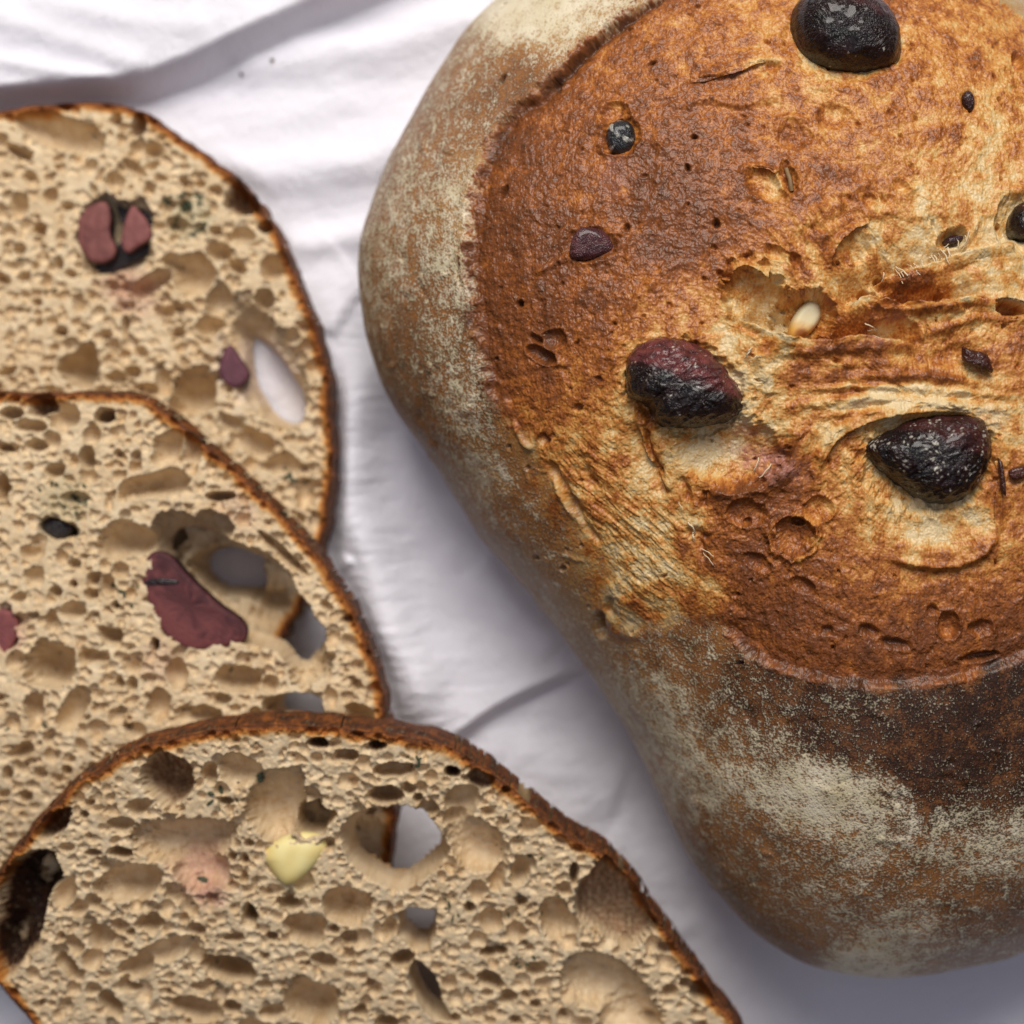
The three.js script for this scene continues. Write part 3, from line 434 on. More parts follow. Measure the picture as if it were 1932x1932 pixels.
// ------------------------------------------------------------------ olives, garlic and other rounded lumps
function lump(outline, hTop, hBot, colour, opt = {}) {  // closed rounded body over a plan outline (metres, around 0,0), y up
  const { na = 96, nt = 40, pow = 0.62, wr = 0, ws = 1, seed = 1, flat = 1 } = opt;
  const rad = []; for (let i = 0; i < na; i++) { const a = i / na * 2 * Math.PI, dx = Math.cos(a), dz = Math.sin(a); let best = 1e-5; for (let k = 0; k < outline.length; k++) { const p = outline[k], q = outline[(k + 1) % outline.length], ex = q[0] - p[0], ez = q[1] - p[1], det = dx * ez - dz * ex; if (Math.abs(det) < 1e-15) continue; const t = (p[0] * ez - p[1] * ex) / det, s = (p[0] * dz - p[1] * dx) / det; if (t > 0 && s >= 0 && s <= 1) best = Math.max(best, t); } rad.push(best); }
  const pos = [], col = [], idx = [], uv = [];
  for (let j = 0; j <= nt; j++) for (let i = 0; i < na; i++) {
    const t = (j / nt - 0.5) * Math.PI, c = Math.pow(Math.max(0, Math.cos(t)), pow), s = Math.sin(t), a = i / na * 2 * Math.PI, r = rad[i] * c;
    let x = Math.cos(a) * r, z = Math.sin(a) * r, y = s > 0 ? hTop * Math.pow(s, flat) : hBot * s;
    const X = x * 1000 * ws, Y = y * 1000 * ws, Z = z * 1000 * ws;
    const n = noise(X + seed, Y, Z) * 0.6 + noise(X * 2.3, Y * 2.3 + seed, Z * 2.3) * 0.3 + (1 - 2 * Math.abs(noise(X * 1.1, Y * 1.1, Z * 0.5 + seed))) * 0.25;
    const fold = opt.fold ? opt.fold * (0.5 - Math.abs(noise(X * 0.9 + 0.8 * Z, Y * 0.5, Z * 1.5 + seed)) * 2.4 + 0.5 * (0.5 - 2 * Math.abs(noise(X * 2.2, Y * 1.2 + seed, Z * 3)))) : 0;
    const w = (wr * n + fold) * (j === 0 || j === nt ? 0 : 1), l = Math.hypot(x, y, z) || 1; x += x / l * w; y += y / l * w; z += z / l * w;
    pos.push(x, y, z); col.push(...colour(x, y, z)); uv.push(x / 0.01, z / 0.01);
  }
  for (let j = 0; j < nt; j++) for (let i = 0; i < na; i++) { const i2 = (i + 1) % na, a = j * na + i, b = j * na + i2, c = a + na, d = b + na; idx.push(a, c, b, b, c, d); }
  return geom(pos, idx, col, uv);
}
const wrinkle = grainTile(256, (u, v) => 0.5 + 0.5 * torus(u, v, 2.2, 1) + 0.4 * (0.5 - Math.abs(torus(u, v, 4, 5)) * 2) + 0.25 * torus(u, v, 10, 9));
const oliveMat = new THREE.MeshPhysicalMaterial({ vertexColors: true, roughness: 0.38, clearcoat: 0.3, clearcoatRoughness: 0.1, specularIntensity: 0.7, bumpMap: wrinkle, bumpScale: 0.00035 });
const cutMat = new THREE.MeshPhysicalMaterial({ vertexColors: true, roughness: 0.65, specularIntensity: 0.5, bumpMap: wrinkle, bumpScale: 0.00012 });
const garlicMat = new THREE.MeshPhysicalMaterial({ vertexColors: true, roughness: 0.5 });
function placeOnLoaf(loaf, name, pts, hTop, hBot, lift, colour, mat, opt) {
  let cx = 0, cy = 0; for (const p of pts) { cx += p[0] / pts.length; cy += p[1] / pts.length; }
  const c = plan(cx, cy), sc = lscale(c), ol = spline(pts, true, 5).map(p => [(p[0] - cx) * sc, (p[1] - cy) * sc]);
  const m = part(name, lump(ol, hTop, hBot, colour, opt), mat, loaf); m.position.set(c[0], surfY(c[0], c[1]) + lift, c[1]); return m;
}
const black = [0.006, 0.004, 0.004];
function oliveColour(red, redZ, flourAmt, seed) {
  return (x, y, z) => {
    const X = x * 1000, Y = y * 1000, Z = z * 1000;
    let c = mix3(black, [0.022, 0.007, 0.007], clamp(0.3 + noise(X * 0.4, Y * 0.4, Z * 0.4 + seed)));
    if (red > 0) { const t = sstep(redZ + 0.8, redZ - 0.8, Z - X * 0.35 + 1.2 * noise(X * 0.3, seed, Z * 0.3)); c = mix3(c, mix3([0.15, 0.034, 0.032], [0.05, 0.011, 0.012], clamp(0.5 + 1.4 * noise(X * 0.5, Y, Z * 0.9))), t * red); }
    const f = Y < 1 ? 0 : noise(X * 2.2 + seed, Y * 2.2, Z * 2.2) + 0.55 * noise(X * 0.35, Y * 0.35, Z * 0.35 + seed); if (f > 0.62 - flourAmt) c = mix3(c, [0.5, 0.46, 0.38], sstep(0.62 - flourAmt, 0.72 - flourAmt, f) * 0.9);
    return c;
  };
}

// ------------------------------------------------------------------ slices
function makeSlice(o) {
  const { outline, topFn, T, pits, seed, label, fineZ = [-1, 1], nSmall, stains = [], herbs = [] } = o;
  const toTop = (px, py) => { let h = 0.02, p; for (let i = 0; i < 8; i++) { p = toPlane(px, py, h); h = topFn(p[0], p[1]); } return p; };
  const scl = p => (D - topFn(p[0], p[1])) / D * U;
  const r = rng(seed);
  const poly = spline(outline, true, 10).map(p => toTop(p[0], p[1])).map(p => [p[0] + 0.0007 * noise(p[0] * 260, seed, p[1] * 260) + 0.0004 * noise(p[0] * 900, seed, p[1] * 900), p[1] + 0.0007 * noise(p[0] * 260, seed + 5, p[1] * 260)]);
  let x0 = 1, x1 = -1, z0 = 1, z1 = -1; for (const p of poly) { x0 = Math.min(x0, p[0]); x1 = Math.max(x1, p[0]); z0 = Math.min(z0, p[1]); z1 = Math.max(z1, p[1]); }
  const cell = 0.00022, xs = axis(x0 - 0.001, x1 + 0.001, -0.1, 0.1, cell, 0.0012), zs = axis(z0 - 0.001, z1 + 0.001, fineZ[0], fineZ[1], cell, 0.0008);
  const nx = xs.length, nz = zs.length, N = nx * nz;
  const px = new Float32Array(N), pz = new Float32Array(N), dd = new Float32Array(N), dep = new Float32Array(N), toastShade = new Float32Array(N), snap = new Uint8Array(N);
  const bw = (nx >> 3) + 1, blk = new Float32Array(bw * ((nz >> 3) + 1));   // signed distance to the outline, exact only near it
  for (let j = 0; j < nz; j++) for (let i = 0; i < nx; i++) {
    const k = j * nx + i, x = xs[i], z = zs[j]; px[k] = x; pz[k] = z;
    if (!(i & 7) && !(j & 7)) { const xm = xs[Math.min(nx - 1, i + 4)], zm = zs[Math.min(nz - 1, j + 4)], n = nearest(poly, xm, zm, true), dg = Math.hypot(xs[Math.min(nx - 1, i + 7)] - x, zs[Math.min(nz - 1, j + 7)] - z); blk[(j >> 3) * bw + (i >> 3)] = n.d > dg + 0.006 ? (inside(poly, xm, zm) ? n.d : -n.d) : NaN; }
    const bd = blk[(j >> 3) * bw + (i >> 3)]; if (bd === bd) { dd[k] = bd; continue; }
    const n = nearest(poly, x, z, true), inn = inside(poly, x, z); dd[k] = inn ? n.d : -n.d;
    const ci = Math.min(i > 0 ? x - xs[i - 1] : cell, j > 0 ? z - zs[j - 1] : cell);
    if (n.d < 0.56 * ci) { px[k] = n.x; pz[k] = n.z; dd[k] = 0; snap[k] = 1; }
  }
  // hollows
  const all = pits.map(p => { const c = toTop(p[0], p[1]), s = scl(c); return { c, rx: p[2] * s, ry: p[3] * s, a: (p[4] || 0) * Math.PI / 180, d: p[5] === 99 ? 0.022 : Math.min(0.0116, (p[5] < 5 ? 1.55 : 1.3) * p[5] / 1000), t: p[6] || 0, big: p[5] }; });
  const small = [], bins = new Map();
  for (let n = 0, tries = 0; n < nSmall && tries < nSmall * 12; tries++) {
    const x = lerp(Math.max(x0, -0.1), Math.min(x1, 0.1), r()), z = lerp(Math.max(z0, -0.1), Math.min(z1, 0.1), r()); const rad = (0.00032 + 0.0013 * Math.pow(r(), 3.0)); const el = 0.55 + 0.45 * r(), a = r() * Math.PI;
    if (!inside(poly, x, z)) continue;
    let ok = true; for (const q of all) if (Math.hypot(q.c[0] - x, q.c[1] - z) < Math.min(q.rx, q.ry) * 0.85 + rad * 0.7) { ok = false; break; }
    if (ok) for (const q of small) if (Math.abs(q.c[0] - x) < 0.003 && Math.hypot(q.c[0] - x, q.c[1] - z) < q.rx + rad * 0.8) { ok = false; break; }
    if (!ok) continue; n++;
    small.push({ c: [x, z], rx: rad * 1.25, ry: rad * el * 1.25, a, d: rad * (1.3 + 1.2 * r()), t: 0 });
  }
  const colOf = (arr, v) => { let a = 0, b = arr.length - 1; while (b - a > 1) { const m = (a + b) >> 1; if (arr[m] > v) b = m; else a = m; } return a; };
  let pn = 0;
  for (const p of [...all, ...small]) {
    pn++; const m = Math.max(p.rx, p.ry) * 1.5, i0 = colOf(xs, p.c[0] - m), i1 = colOf(xs, p.c[0] + m) + 1, j0 = colOf(zs, p.c[1] - m), j1 = colOf(zs, p.c[1] + m) + 1, ca = Math.cos(p.a), sa = Math.sin(p.a), big = Math.max(p.rx, p.ry), lobes = (p.big === 99 ? 0.34 : 0.24) * Math.min(1, big / 0.0015) + 0.06;
    for (let j = j0; j <= j1; j++) for (let i = i0; i <= i1; i++) {
      const k = j * nx + i, X = px[k] - p.c[0], Z = pz[k] - p.c[1]; let rho = Math.hypot((X * ca + Z * sa) / p.rx, (-X * sa + Z * ca) / p.ry);
      if (rho > 1.6) continue;
      rho *= 1 + lobes * 1.5 * noise(px[k] / big * 1.3, pn * 3.7, pz[k] / big * 1.3) + (p.big === 99 ? 0.05 : 0.16) * noise(px[k] * 1500, pn, pz[k] * 1500) * Math.min(1, big / 0.002);
      if (rho < 1) {
        const v = p.d * Math.pow(1 - Math.pow(rho, 2.2), p.big ? 0.55 : 0.62); const o2 = dep[k];
        dep[k] = Math.max(o2, v) + 0.25 * Math.min(o2, v);
        if (p.t) toastShade[k] = Math.max(toastShade[k], p.t * sstep(1, 0.8, rho));
      } else if (rho < 1.25) dep[k] -= 0.00012 * (1 - Math.abs(rho - 1.12) / 0.13) * Math.min(1, big / 0.002);
    }
  }
  const cw = [0, 0, 0], pos = new Float32Array(N * 3), col = new Float32Array(N * 3), uv = new Float32Array(N * 2), thr = new Uint8Array(N);
  const st = stains.map(s => { const c = toTop(s[0], s[1]); return [...c, s[2] * scl(c), s[3], s[4]]; });
  const nrm = (x, z) => { const e = 0.001, gx = (topFn(x + e, z) - topFn(x - e, z)) / (2 * e), gz = (topFn(x, z + e) - topFn(x, z - e)) / (2 * e), l = Math.hypot(gx, 1, gz); return [-gx / l, 1 / l, -gz / l]; };
  const crustW = (x, z) => 0.0013 + 0.0009 * noise(x * 300, seed, z * 300) + 0.0005 * noise(x * 1100, seed, z * 1100);
  for (let k = 0; k < N; k++) {
    const x = px[k], z = pz[k], X = x * 1000, Z = z * 1000, e = dd[k];
    const ty = topFn(x, z); let d = dep[k] * sstep(0.0001, 0.0009, e);
    if (d >= T * 0.97) { thr[k] = 1; d = T; }
    const rough = 0.2 * noise(X * 0.8, seed, Z * 0.8) + 0.06 * noise(X * 1.9, seed + 2, Z * 1.9) + 0.04 * noise(X * 3.8, seed + 4, Z * 3.8);
    const wxx = X + 0.5 * noise(X * 0.9, seed, Z * 0.9) + 0.25 * noise(X * 2.2, seed, Z * 2.2), wzz = Z + 0.5 * noise(X * 0.9, seed + 7, Z * 0.9) + 0.25 * noise(X * 2.2, seed + 7, Z * 2.2);
    let tint = 0, foam = 0;
    if (e > 0.0004 && d < T) {
      cells(wxx * 0.42, wzz * 0.55, seed, cw); if (cw[2] > 0.42) { const o = sstep(0.06, 0.5, cw[1] - cw[0]) ; foam += (cw[2] - 0.32) * 2.2 * o; tint += (cw[2] - 0.6) * 0.5 * sstep(0.04, 0.2, cw[1] - cw[0]); }
      cells(wxx * 1.0, wzz * 1.15, seed + 50, cw); if (cw[2] > 0.5) { foam += (cw[2] - 0.2) * 0.22 * sstep(0.08, 0.5, cw[1] - cw[0]); tint += (cw[2] - 0.5) * 0.35 * sstep(0.04, 0.2, cw[1] - cw[0]); }
      cells(wxx * 2.1, wzz * 2.3, seed + 90, cw); if (cw[2] > 0.72) foam += (cw[2] - 0.5) * 0.08 * sstep(0.08, 0.45, cw[1] - cw[0]);
      foam *= sstep(0.0004, 0.0016, e) * (1 - 0.6 * sstep(0.0015, 0.004, d)); d += foam / 1000;
    }
    const rd = sstep(0, 0.0011, e);                // rounded shoulder at the crust
    const y = ty - d + (d < T ? rough / 1000 * (0.5 + 0.5 * rd) : 0) - 0.0007 * (1 - rd) * (1 - rd);
    pos[k * 3] = x; pos[k * 3 + 1] = y; pos[k * 3 + 2] = z; uv[k * 2] = x / 0.02; uv[k * 2 + 1] = z / 0.02;
    // colour: crumb, toasted towards the crust
    const n1 = noise(X * 0.5, seed, Z * 0.5), n2 = noise(X * 1.8, seed, Z * 1.8 + y * 900), n3 = noise(X * 0.12, seed, Z * 0.12);
    let c = mix3([0.71, 0.565, 0.37], [0.55, 0.38, 0.205], clamp(0.34 + 0.7 * n1 + 0.5 * n2 + 0.5 * n3 + tint));
    for (const s of st) { const q = Math.hypot(x - s[0], z - s[1]) / s[2] + 0.5 * n1; if (q < 1) c = mix3(c, s[4], s[3] * sstep(1, 0.3, q) * clamp(0.7 + 0.6 * n2)); }
    const ew = 1.35 * e / 0.001 + 1.1 * noise(X * 0.22, seed + 9, Z * 0.22) + 0.8 * noise(X * 0.9, seed + 3, Z * 0.9) + 0.5 * noise(X * 2.5, seed, Z * 2.5);
    const bake = ew < 0.3 ? 0.84 : ew < 1.3 ? lerp(0.84, 0.52, (ew - 0.3)) : ew < 3.0 ? lerp(0.52, 0.16, (ew - 1.3) / 1.7) : 0.16;
    const bt = sstep(3.4, 1.8, ew); c = mix3(c, ramp(clamp(bake + 0.14 * n2)), bt);
    if (toastShade[k]) c = mix3(c, ramp(0.76 + 0.22 * n1 + 0.15 * n2 + 0.4 * Math.max(0, toastShade[k] - 1)), Math.min(1, toastShade[k] * clamp(0.8 + n2)));  // past full toast, the extra darkening is painted shade in the crust gap
    col[k * 3] = c[0]; col[k * 3 + 1] = c[1]; col[k * 3 + 2] = c[2];
  }
  // triangles
  const crumbI = [], crustI = [], bnd = new Map();
  const tri = (a, b, c) => {
    if (dd[a] < 0 || dd[b] < 0 || dd[c] < 0) return;
    if (snap[a] + snap[b] + snap[c] >= 2) for (const [u, v] of [[a, b], [b, c], [c, a]]) if (snap[u] && snap[v]) { const key = u < v ? u * N + v : v * N + u; if (bnd.has(key)) bnd.set(key, null); else bnd.set(key, [u, v]); }
    if (thr[a] && thr[b] && thr[c]) return;
    const e = (dd[a] + dd[b] + dd[c]) / 3; (e < crustW(px[a], pz[a]) ? crustI : crumbI).push(a, b, c);
  };
  for (let j = 0; j < nz - 1; j++) for (let i = 0; i < nx - 1; i++) { const a = j * nx + i, b = a + 1, c = a + nx, d = c + 1; if (dd[a] < 0 && dd[b] < 0 && dd[c] < 0 && dd[d] < 0) continue; if ((i + j) & 1) { tri(a, c, b); tri(b, c, d); } else { tri(a, c, d); tri(a, d, b); } }
  const compact = (idx) => { const map = new Int32Array(N).fill(-1), p = [], c = [], u = [], out = new Uint32Array(idx.length); let n = 0; for (let q = 0; q < idx.length; q++) { const k = idx[q]; if (map[k] < 0) { map[k] = n++; p.push(pos[k * 3], pos[k * 3 + 1], pos[k * 3 + 2]); c.push(col[k * 3], col[k * 3 + 1], col[k * 3 + 2]); u.push(uv[k * 2], uv[k * 2 + 1]); } out[q] = map[k]; } return { p, c, u, out, map }; };
  const fullN = geom(pos, [...crumbI, ...crustI], null, null).getAttribute('normal').array;   // shared normals so that crust and crumb meet without a seam
  const withN = (g, idx) => { const na = g.getAttribute('normal').array, seen = new Set(); let n = 0; for (const k of idx) if (!seen.has(k)) { seen.add(k); na[n * 3] = fullN[k * 3]; na[n * 3 + 1] = fullN[k * 3 + 1]; na[n * 3 + 2] = fullN[k * 3 + 2]; n++; } return g; };
  const A = compact(crumbI), B = compact(crustI);
  const crumbTop = withN(geom(A.p, A.out, A.c, A.u), crumbI), crustTop = withN(geom(B.p, B.out, B.c, B.u), crustI);
  // outer wall, square to the face
  const K = 12, wmap = new Map(), wp = [], wc = [], wu = [], wi = [];
  const wv = k => { if (wmap.has(k)) return wmap.get(k); const base = wp.length / 3, x = px[k], z = pz[k], n = nrm(x, z), nn = nearest(poly, x, z, true);
    // outward direction
    let gx = x - (x0 + x1) / 2, gz = z - (z0 + z1) / 2; const gl = Math.hypot(gx, gz); gx /= gl; gz /= gl;
    for (let q = 0; q <= K; q++) { const t = q / K, bul = 0.0006 * Math.sin(t * Math.PI) + (q ? 0.0003 * noise(x * 500, t * 5 + seed, z * 500) : 0), dwn = t * T;
      wp.push(x - n[0] * dwn * 0.35 + gx * bul, pos[k * 3 + 1] - n[1] * dwn + (q === K ? 0.0007 : 0), z - n[2] * dwn * 0.35 + gz * bul);
      const m = noise(x * 450, t * 6 + seed, z * 450), m2 = noise(x * 1800, t * 24, z * 1800); let c = ramp(0.80 + 0.45 * m + 0.4 * m2 - (q === 0 ? 0.15 : 0)); if (m2 + m * 0.6 > 0.4) c = mix3(c, [0.35, 0.25, 0.15], 0.4); wc.push(...c); wu.push(nn.f * poly.length * 0.05, t * T / 0.02); }
    wmap.set(k, base); return base; };
  for (const e of bnd.values()) if (e) { const a = wv(e[0]), b = wv(e[1]); for (let q = 0; q < K; q++) wi.push(a + q, a + q + 1, b + q, b + q, a + q + 1, b + q + 1); }
  const wall = geom(wp, wi, wc, wu);
  // underside, open where a hollow goes right through
  const bs = 0.0009, bp = [], bc = [], bu = [], bi = [], bm = new Map();
  const bv = (i, j) => { const key = i * 100000 + j; if (bm.has(key)) return bm.get(key); const x = x0 + i * bs, z = z0 + j * bs, n = nrm(x, z); const id = bp.length / 3; bp.push(x - n[0] * T * 0.35, topFn(x, z) - n[1] * T, z - n[2] * T * 0.35); bc.push(0.45, 0.3, 0.16); bu.push(x / 0.02, z / 0.02); bm.set(key, id); return id; };
  const open = (x, z) => { const i = colOf(xs, x), j = colOf(zs, z); for (let b = -2; b <= 2; b += 2) for (let a = -2; a <= 2; a += 2) { const ii = clamp(i + a, 0, nx - 1), jj = clamp(j + b, 0, nz - 1); if (thr[jj * nx + ii]) return true; } return false; };
  for (let j = 0; j * bs < z1 - z0; j++) for (let i = 0; i * bs < x1 - x0; i++) { const x = x0 + (i + 0.5) * bs, z = z0 + (j + 0.5) * bs; if (!inside(poly, x, z) || nearest(poly, x, z, true).d < bs * 0.3 || open(x, z)) continue; const a = bv(i, j), b = bv(i + 1, j), c = bv(i, j + 1), d = bv(i + 1, j + 1); bi.push(a, b, c, b, d, c); }
  const under = geom(bp, bi, bc, bu);
  const g = thing('bread_slice', label, 'bread slice', o.group);
  part('crumb', mergeGeometries([crumbTop, under]), crumbMat, g);
  part('crust', mergeGeometries([crustTop, wall]), sliceCrustMat, g);
  // herb flecks: tiny dark green leaf bits lying in the crumb
  if (herbs.length) {
    const gs = [];
    for (const [hx, hy, n, sp, sz] of herbs) for (let q = 0; q < n; q++) {
      const c = toTop(hx + (r() - 0.5) * 2 * sp, hy + (r() - 0.5) * 2 * sp), s = sz * (0.5 + r()) * U, i = colOf(xs, c[0]), j = colOf(zs, c[1]), y = pos[(j * nx + i) * 3 + 1];
      const f = new THREE.SphereGeometry(1, 7, 5); f.scale(s * (0.8 + 1.2 * r()), s * 0.35, s * 0.55); f.rotateZ((r() - 0.5) * 0.8); f.rotateY(r() * 6.28); f.translate(c[0], y + 0.00008, c[1]); gs.push(f);
    }
    const h = part('herb_flecks', mergeGeometries(gs), herbMat, g); h.userData.kind = 'stuff';
  }
  return { g, toTop, scl, topFn };
}
function cells(x, z, seed, out) {                  // nearest and second nearest of jittered cell centres, and the cell's own number
  const X = Math.floor(x), Z = Math.floor(z); let a = 9, b = 9, id = 0;
  for (let j = -1; j <= 1; j++) for (let i = -1; i <= 1; i++) { const h = PERM[(PERM[(X + i + seed) & 255] + Z + j) & 255], g = PERM[(h + 91) & 255], d = Math.hypot(X + i + 0.1 + 0.8 * h / 255 - x, Z + j + 0.1 + 0.8 * g / 255 - z); if (d < a) { b = a; a = d; id = h; } else if (d < b) b = d; }
  out[0] = a; out[1] = b; out[2] = PERM[(id + 37) & 255] / 255; return out;
}
const crumbBump = grainTile(512, (u, v) => 0.5 + 0.45 * torus(u, v, 5, 2) + 0.4 * torus(u, v, 12, 7) + 0.3 * torus(u, v, 26, 11));
// torn lips of crust: sheets of the loaf's own skin that rise out of the surface and overhang the pocket on the left of travel
function crustUV(x, z) { const dx = x - LC[0], dz = z - LC[1], a = Math.atan2(dz, dx), R = Rof(a), q = clamp(Math.hypot(dx, dz) / R), f = Math.asin(Math.pow(q, 1 / PQ)) * 2 / Math.PI, S = arcOf(f) * R; return [(Math.cos(a) * S - TX0) / (TX1 - TX0), (Math.sin(a) * S - TZ0) / (TZ1 - TZ0)]; }
function lip(loaf, pts, over, w, lift, th, seed) {
  const pl = lpl(pts, 12), n = pl.length, ns = 10, pos = [], idx = [], uv = []; let len = 0;
  for (let i = 0; i < n; i++) {
    const p = pl[i], a = pl[Math.max(0, i - 1)], c = pl[Math.min(n - 1, i + 1)], sc = lscale(p), tx = c[0] - a[0], tz = c[1] - a[1], tl = Math.hypot(tx, tz) || 1, nx = -tz / tl, nz = tx / tl, f = i / (n - 1); if (i) len += Math.hypot(p[0] - pl[i - 1][0], p[1] - pl[i - 1][1]);
    const e = Math.pow(Math.sin(Math.PI * clamp(f, 0.003, 0.997)), 0.6), o = over * sc * e * (0.7 + 1.1 * noise(len * 330, seed, 3) + 0.5 * noise(len * 1100, seed, 5)), W = w * sc * (0.9 + 0.5 * noise(len * 200, seed, 8));
    const at = t => [p[0] + nx * t, p[1] + nz * t], B = at(W), yb = surfY(B[0], B[1]), edge = yb + 1.5 * lift * e * (0.8 + 0.9 * noise(len * 300, seed, 12)), row = [];
    for (let k = 0; k <= ns; k++) { const u = k / ns, q = at(lerp(-o, W, u)), sy = surfY(q[0], q[1]); const y = lerp(Math.max(edge, sy - 0.002), sy - 0.00012, sstep(0, 1, u)) + 0.00015 * noise(q[0] * 1200, seed, q[1] * 1200) * (1 - u); row.push([q[0], Math.max(y, u > 0.5 ? sy - 0.00012 : -1), q[1]]); }
    for (let k = 0; k <= ns; k++) pos.push(...row[k]);
    const T0 = th * (0.3 + 0.7 * e);
    for (let k = 0; k <= ns; k++) { const r = row[k], u = k / ns; pos.push(r[0] + (k === 0 ? nx * T0 * 0.25 : 0), r[1] - T0 * (0.6 + u), r[2] + (k === 0 ? nz * T0 * 0.25 : 0)); }
    for (let h = 0; h < 2; h++) for (let k = 0; k <= ns; k++) uv.push(...crustUV(row[k][0], row[k][2]));
  }
  const m = 2 * (ns + 1);
  for (let i = 0; i < n - 1; i++) { const A = i * m, C = A + m;
    for (let k = 0; k < ns; k++) { idx.push(A + k, A + k + 1, C + k, C + k, A + k + 1, C + k + 1); const a2 = A + ns + 1 + k, c2 = C + ns + 1 + k; idx.push(a2, c2, a2 + 1, c2, c2 + 1, a2 + 1); }
    idx.push(A, C, A + ns + 1, C, C + ns + 1, A + ns + 1); }
  return part('torn_lip', geom(pos, idx, null, uv), loafMat, loaf);
}
const crumbMat = new THREE.MeshPhysicalMaterial({ vertexColors: true, roughness: 0.6, bumpMap: crumbBump, bumpScale: 0.00014, side: THREE.DoubleSide }); crumbMat.specularIntensity = 0.4;
const sliceCrustMat = new THREE.MeshPhysicalMaterial({ vertexColors: true, roughness: 0.6, bumpMap: crumbBump, bumpScale: 0.0005, side: THREE.DoubleSide }); sliceCrustMat.specularIntensity = 0.5;
const herbMat = new THREE.MeshStandardMaterial({ color: new THREE.Color().setRGB(0.045, 0.055, 0.025), roughness: 0.7 });
const PINK = [0.46, 0.22, 0.17], GREEN = [0.34, 0.33, 0.20];
const Tm = 0.0125;
const top1 = (x, z) => 0.0141 + 0.0005 * noise(x * 30, 1, z * 30);
const under2 = z => lerp(0.0156, 0.0026, sstep(0.032, 0.095, z));
const top2 = (x, z) => under2(z) + Tm + 0.0002 + 0.0004 * noise(x * 30, 4, z * 30);
const top3 = (x, z) => 0.0285 - 0.262 * (z - 0.040) + 0.0135 + 0.0004 * noise(x * 30, 7, z * 30);
const out1 = [[-420, 420], [-300, 300], [-150, 232], [0, 208], [90, 195], [200, 193], [270, 212], [375, 282], [462, 352], [510, 415], [552, 505], [592, 605], [616, 685], [624, 765], [627, 850], [624, 930], [612, 1010], [590, 1090], [550, 1180], [470, 1270], [300, 1320], [0, 1320], [-250, 1240], [-400, 1000], [-480, 700]];
const out2 = [[-350, 850], [-200, 770], [-50, 743], [0, 740], [150, 742], [255, 745], [325, 785], [395, 845], [474, 912], [544, 982], [604, 1052], [652, 1126], [690, 1204], [718, 1290], [733, 1370], [742, 1450], [742, 1560], [720, 1680], [640, 1770], [450, 1815], [100, 1815], [-200, 1750], [-380, 1500], [-420, 1150]];
const out3 = [[-38, 1700], [-15, 1660], [30, 1600], [75, 1545], [138, 1484], [223, 1428], [330, 1392], [450, 1372], [540, 1367], [650, 1375], [740, 1386], [832, 1404], [915, 1448], [990, 1508], [1070, 1570], [1140, 1612], [1196, 1668], [1246, 1738], [1296, 1808], [1354, 1886], [1405, 1955], [1435, 2050], [1420, 2200], [1330, 2300], [1000, 2370], [600, 2330], [300, 2200], [160, 2040], [85, 1960], [22, 1890], [-25, 1830], [-42, 1770]];
const pits1 = [[110, 250, 92, 32, 18, 4.5], [35, 386, 20, 22, 0, 3], [96, 369, 14, 14, 0, 2], [74, 432, 14, 14, 0, 2], [35, 470, 12, 12, 0, 2], [110, 498, 9, 14, 0, 2], [217, 225, 12, 10, 0, 2], [262, 236, 16, 20, 0, 3.5, .7], [287, 281, 18, 16, 0, 3], [252, 316, 24, 10, 35, 2], [346, 341, 9, 10, 0, 2], [376, 346, 10, 9, 0, 2], [458, 374, 36, 30, 20, 6.5, .95], [500, 428, 15, 12, 0, 3, .5], [458, 442, 22, 15, 0, 2.5], [406, 435, 12, 10, 0, 2], [413, 474, 24, 18, 20, 3.5], [444, 502, 24, 12, 35, 3], [514, 505, 25, 23, 0, 4], [364, 516, 42, 40, 0, 6], [322, 491, 16, 14, 0, 3], [282, 533, 46, 18, -28, 5], [217, 447, 74, 76, 0, 6], [413, 563, 22, 32, 20, 4], [497, 565, 21, 20, 0, 4], [395, 614, 28, 20, -20, 5], [470, 620, 42, 40, 20, 7], [490, 685, 62, 122, -27, 5], [507, 708, 40, 100, -27, 99], [574, 614, 15, 14, 0, 2.5], [551, 635, 15, 15, 0, 2.5], [563, 670, 15, 16, 0, 2.5], [154, 691, 36, 42, 0, 11], [220, 712, 17, 14, 0, 2.5], [250, 703, 14, 13, 0, 2.5], [308, 719, 16, 26, -10, 3], [280, 736, 22, 14, 0, 2], [367, 745, 44, 46, 0, 8], [310, 588, 18, 12, 0, 2.5], [336, 582, 13, 10, 0, 2.5], [147, 572, 10, 18, 0, 2], [236, 614, 6, 24, 3, 2.5], [199, 633, 12, 11, 0, 2], [213, 652, 14, 13, 0, 2], [262, 663, 18, 10, 30, 2], [336, 628, 13, 12, 0, 2], [161, 617, 8, 8, 0, 1.5], [70, 570, 9, 8, 0, 1.5], [87, 530, 10, 16, 0, 2], [115, 624, 12, 9, 0, 2], [14, 701, 16, 8, -20, 2], [31, 285, 34, 10, 25, 3], [480, 836, 42, 26, 30, 4], [532, 876, 32, 22, 0, 3], [628, 876, 9, 24, 0, 4, .8], [440, 800, 30, 14, 30, 2.5], [575, 930, 20, 30, 0, 3], [600, 800, 10, 12, 0, 1.5], [430, 1075, 75, 52, 20, 99], [320, 1010, 30, 26, 0, 4], [520, 1130, 26, 20, 0, 5]];
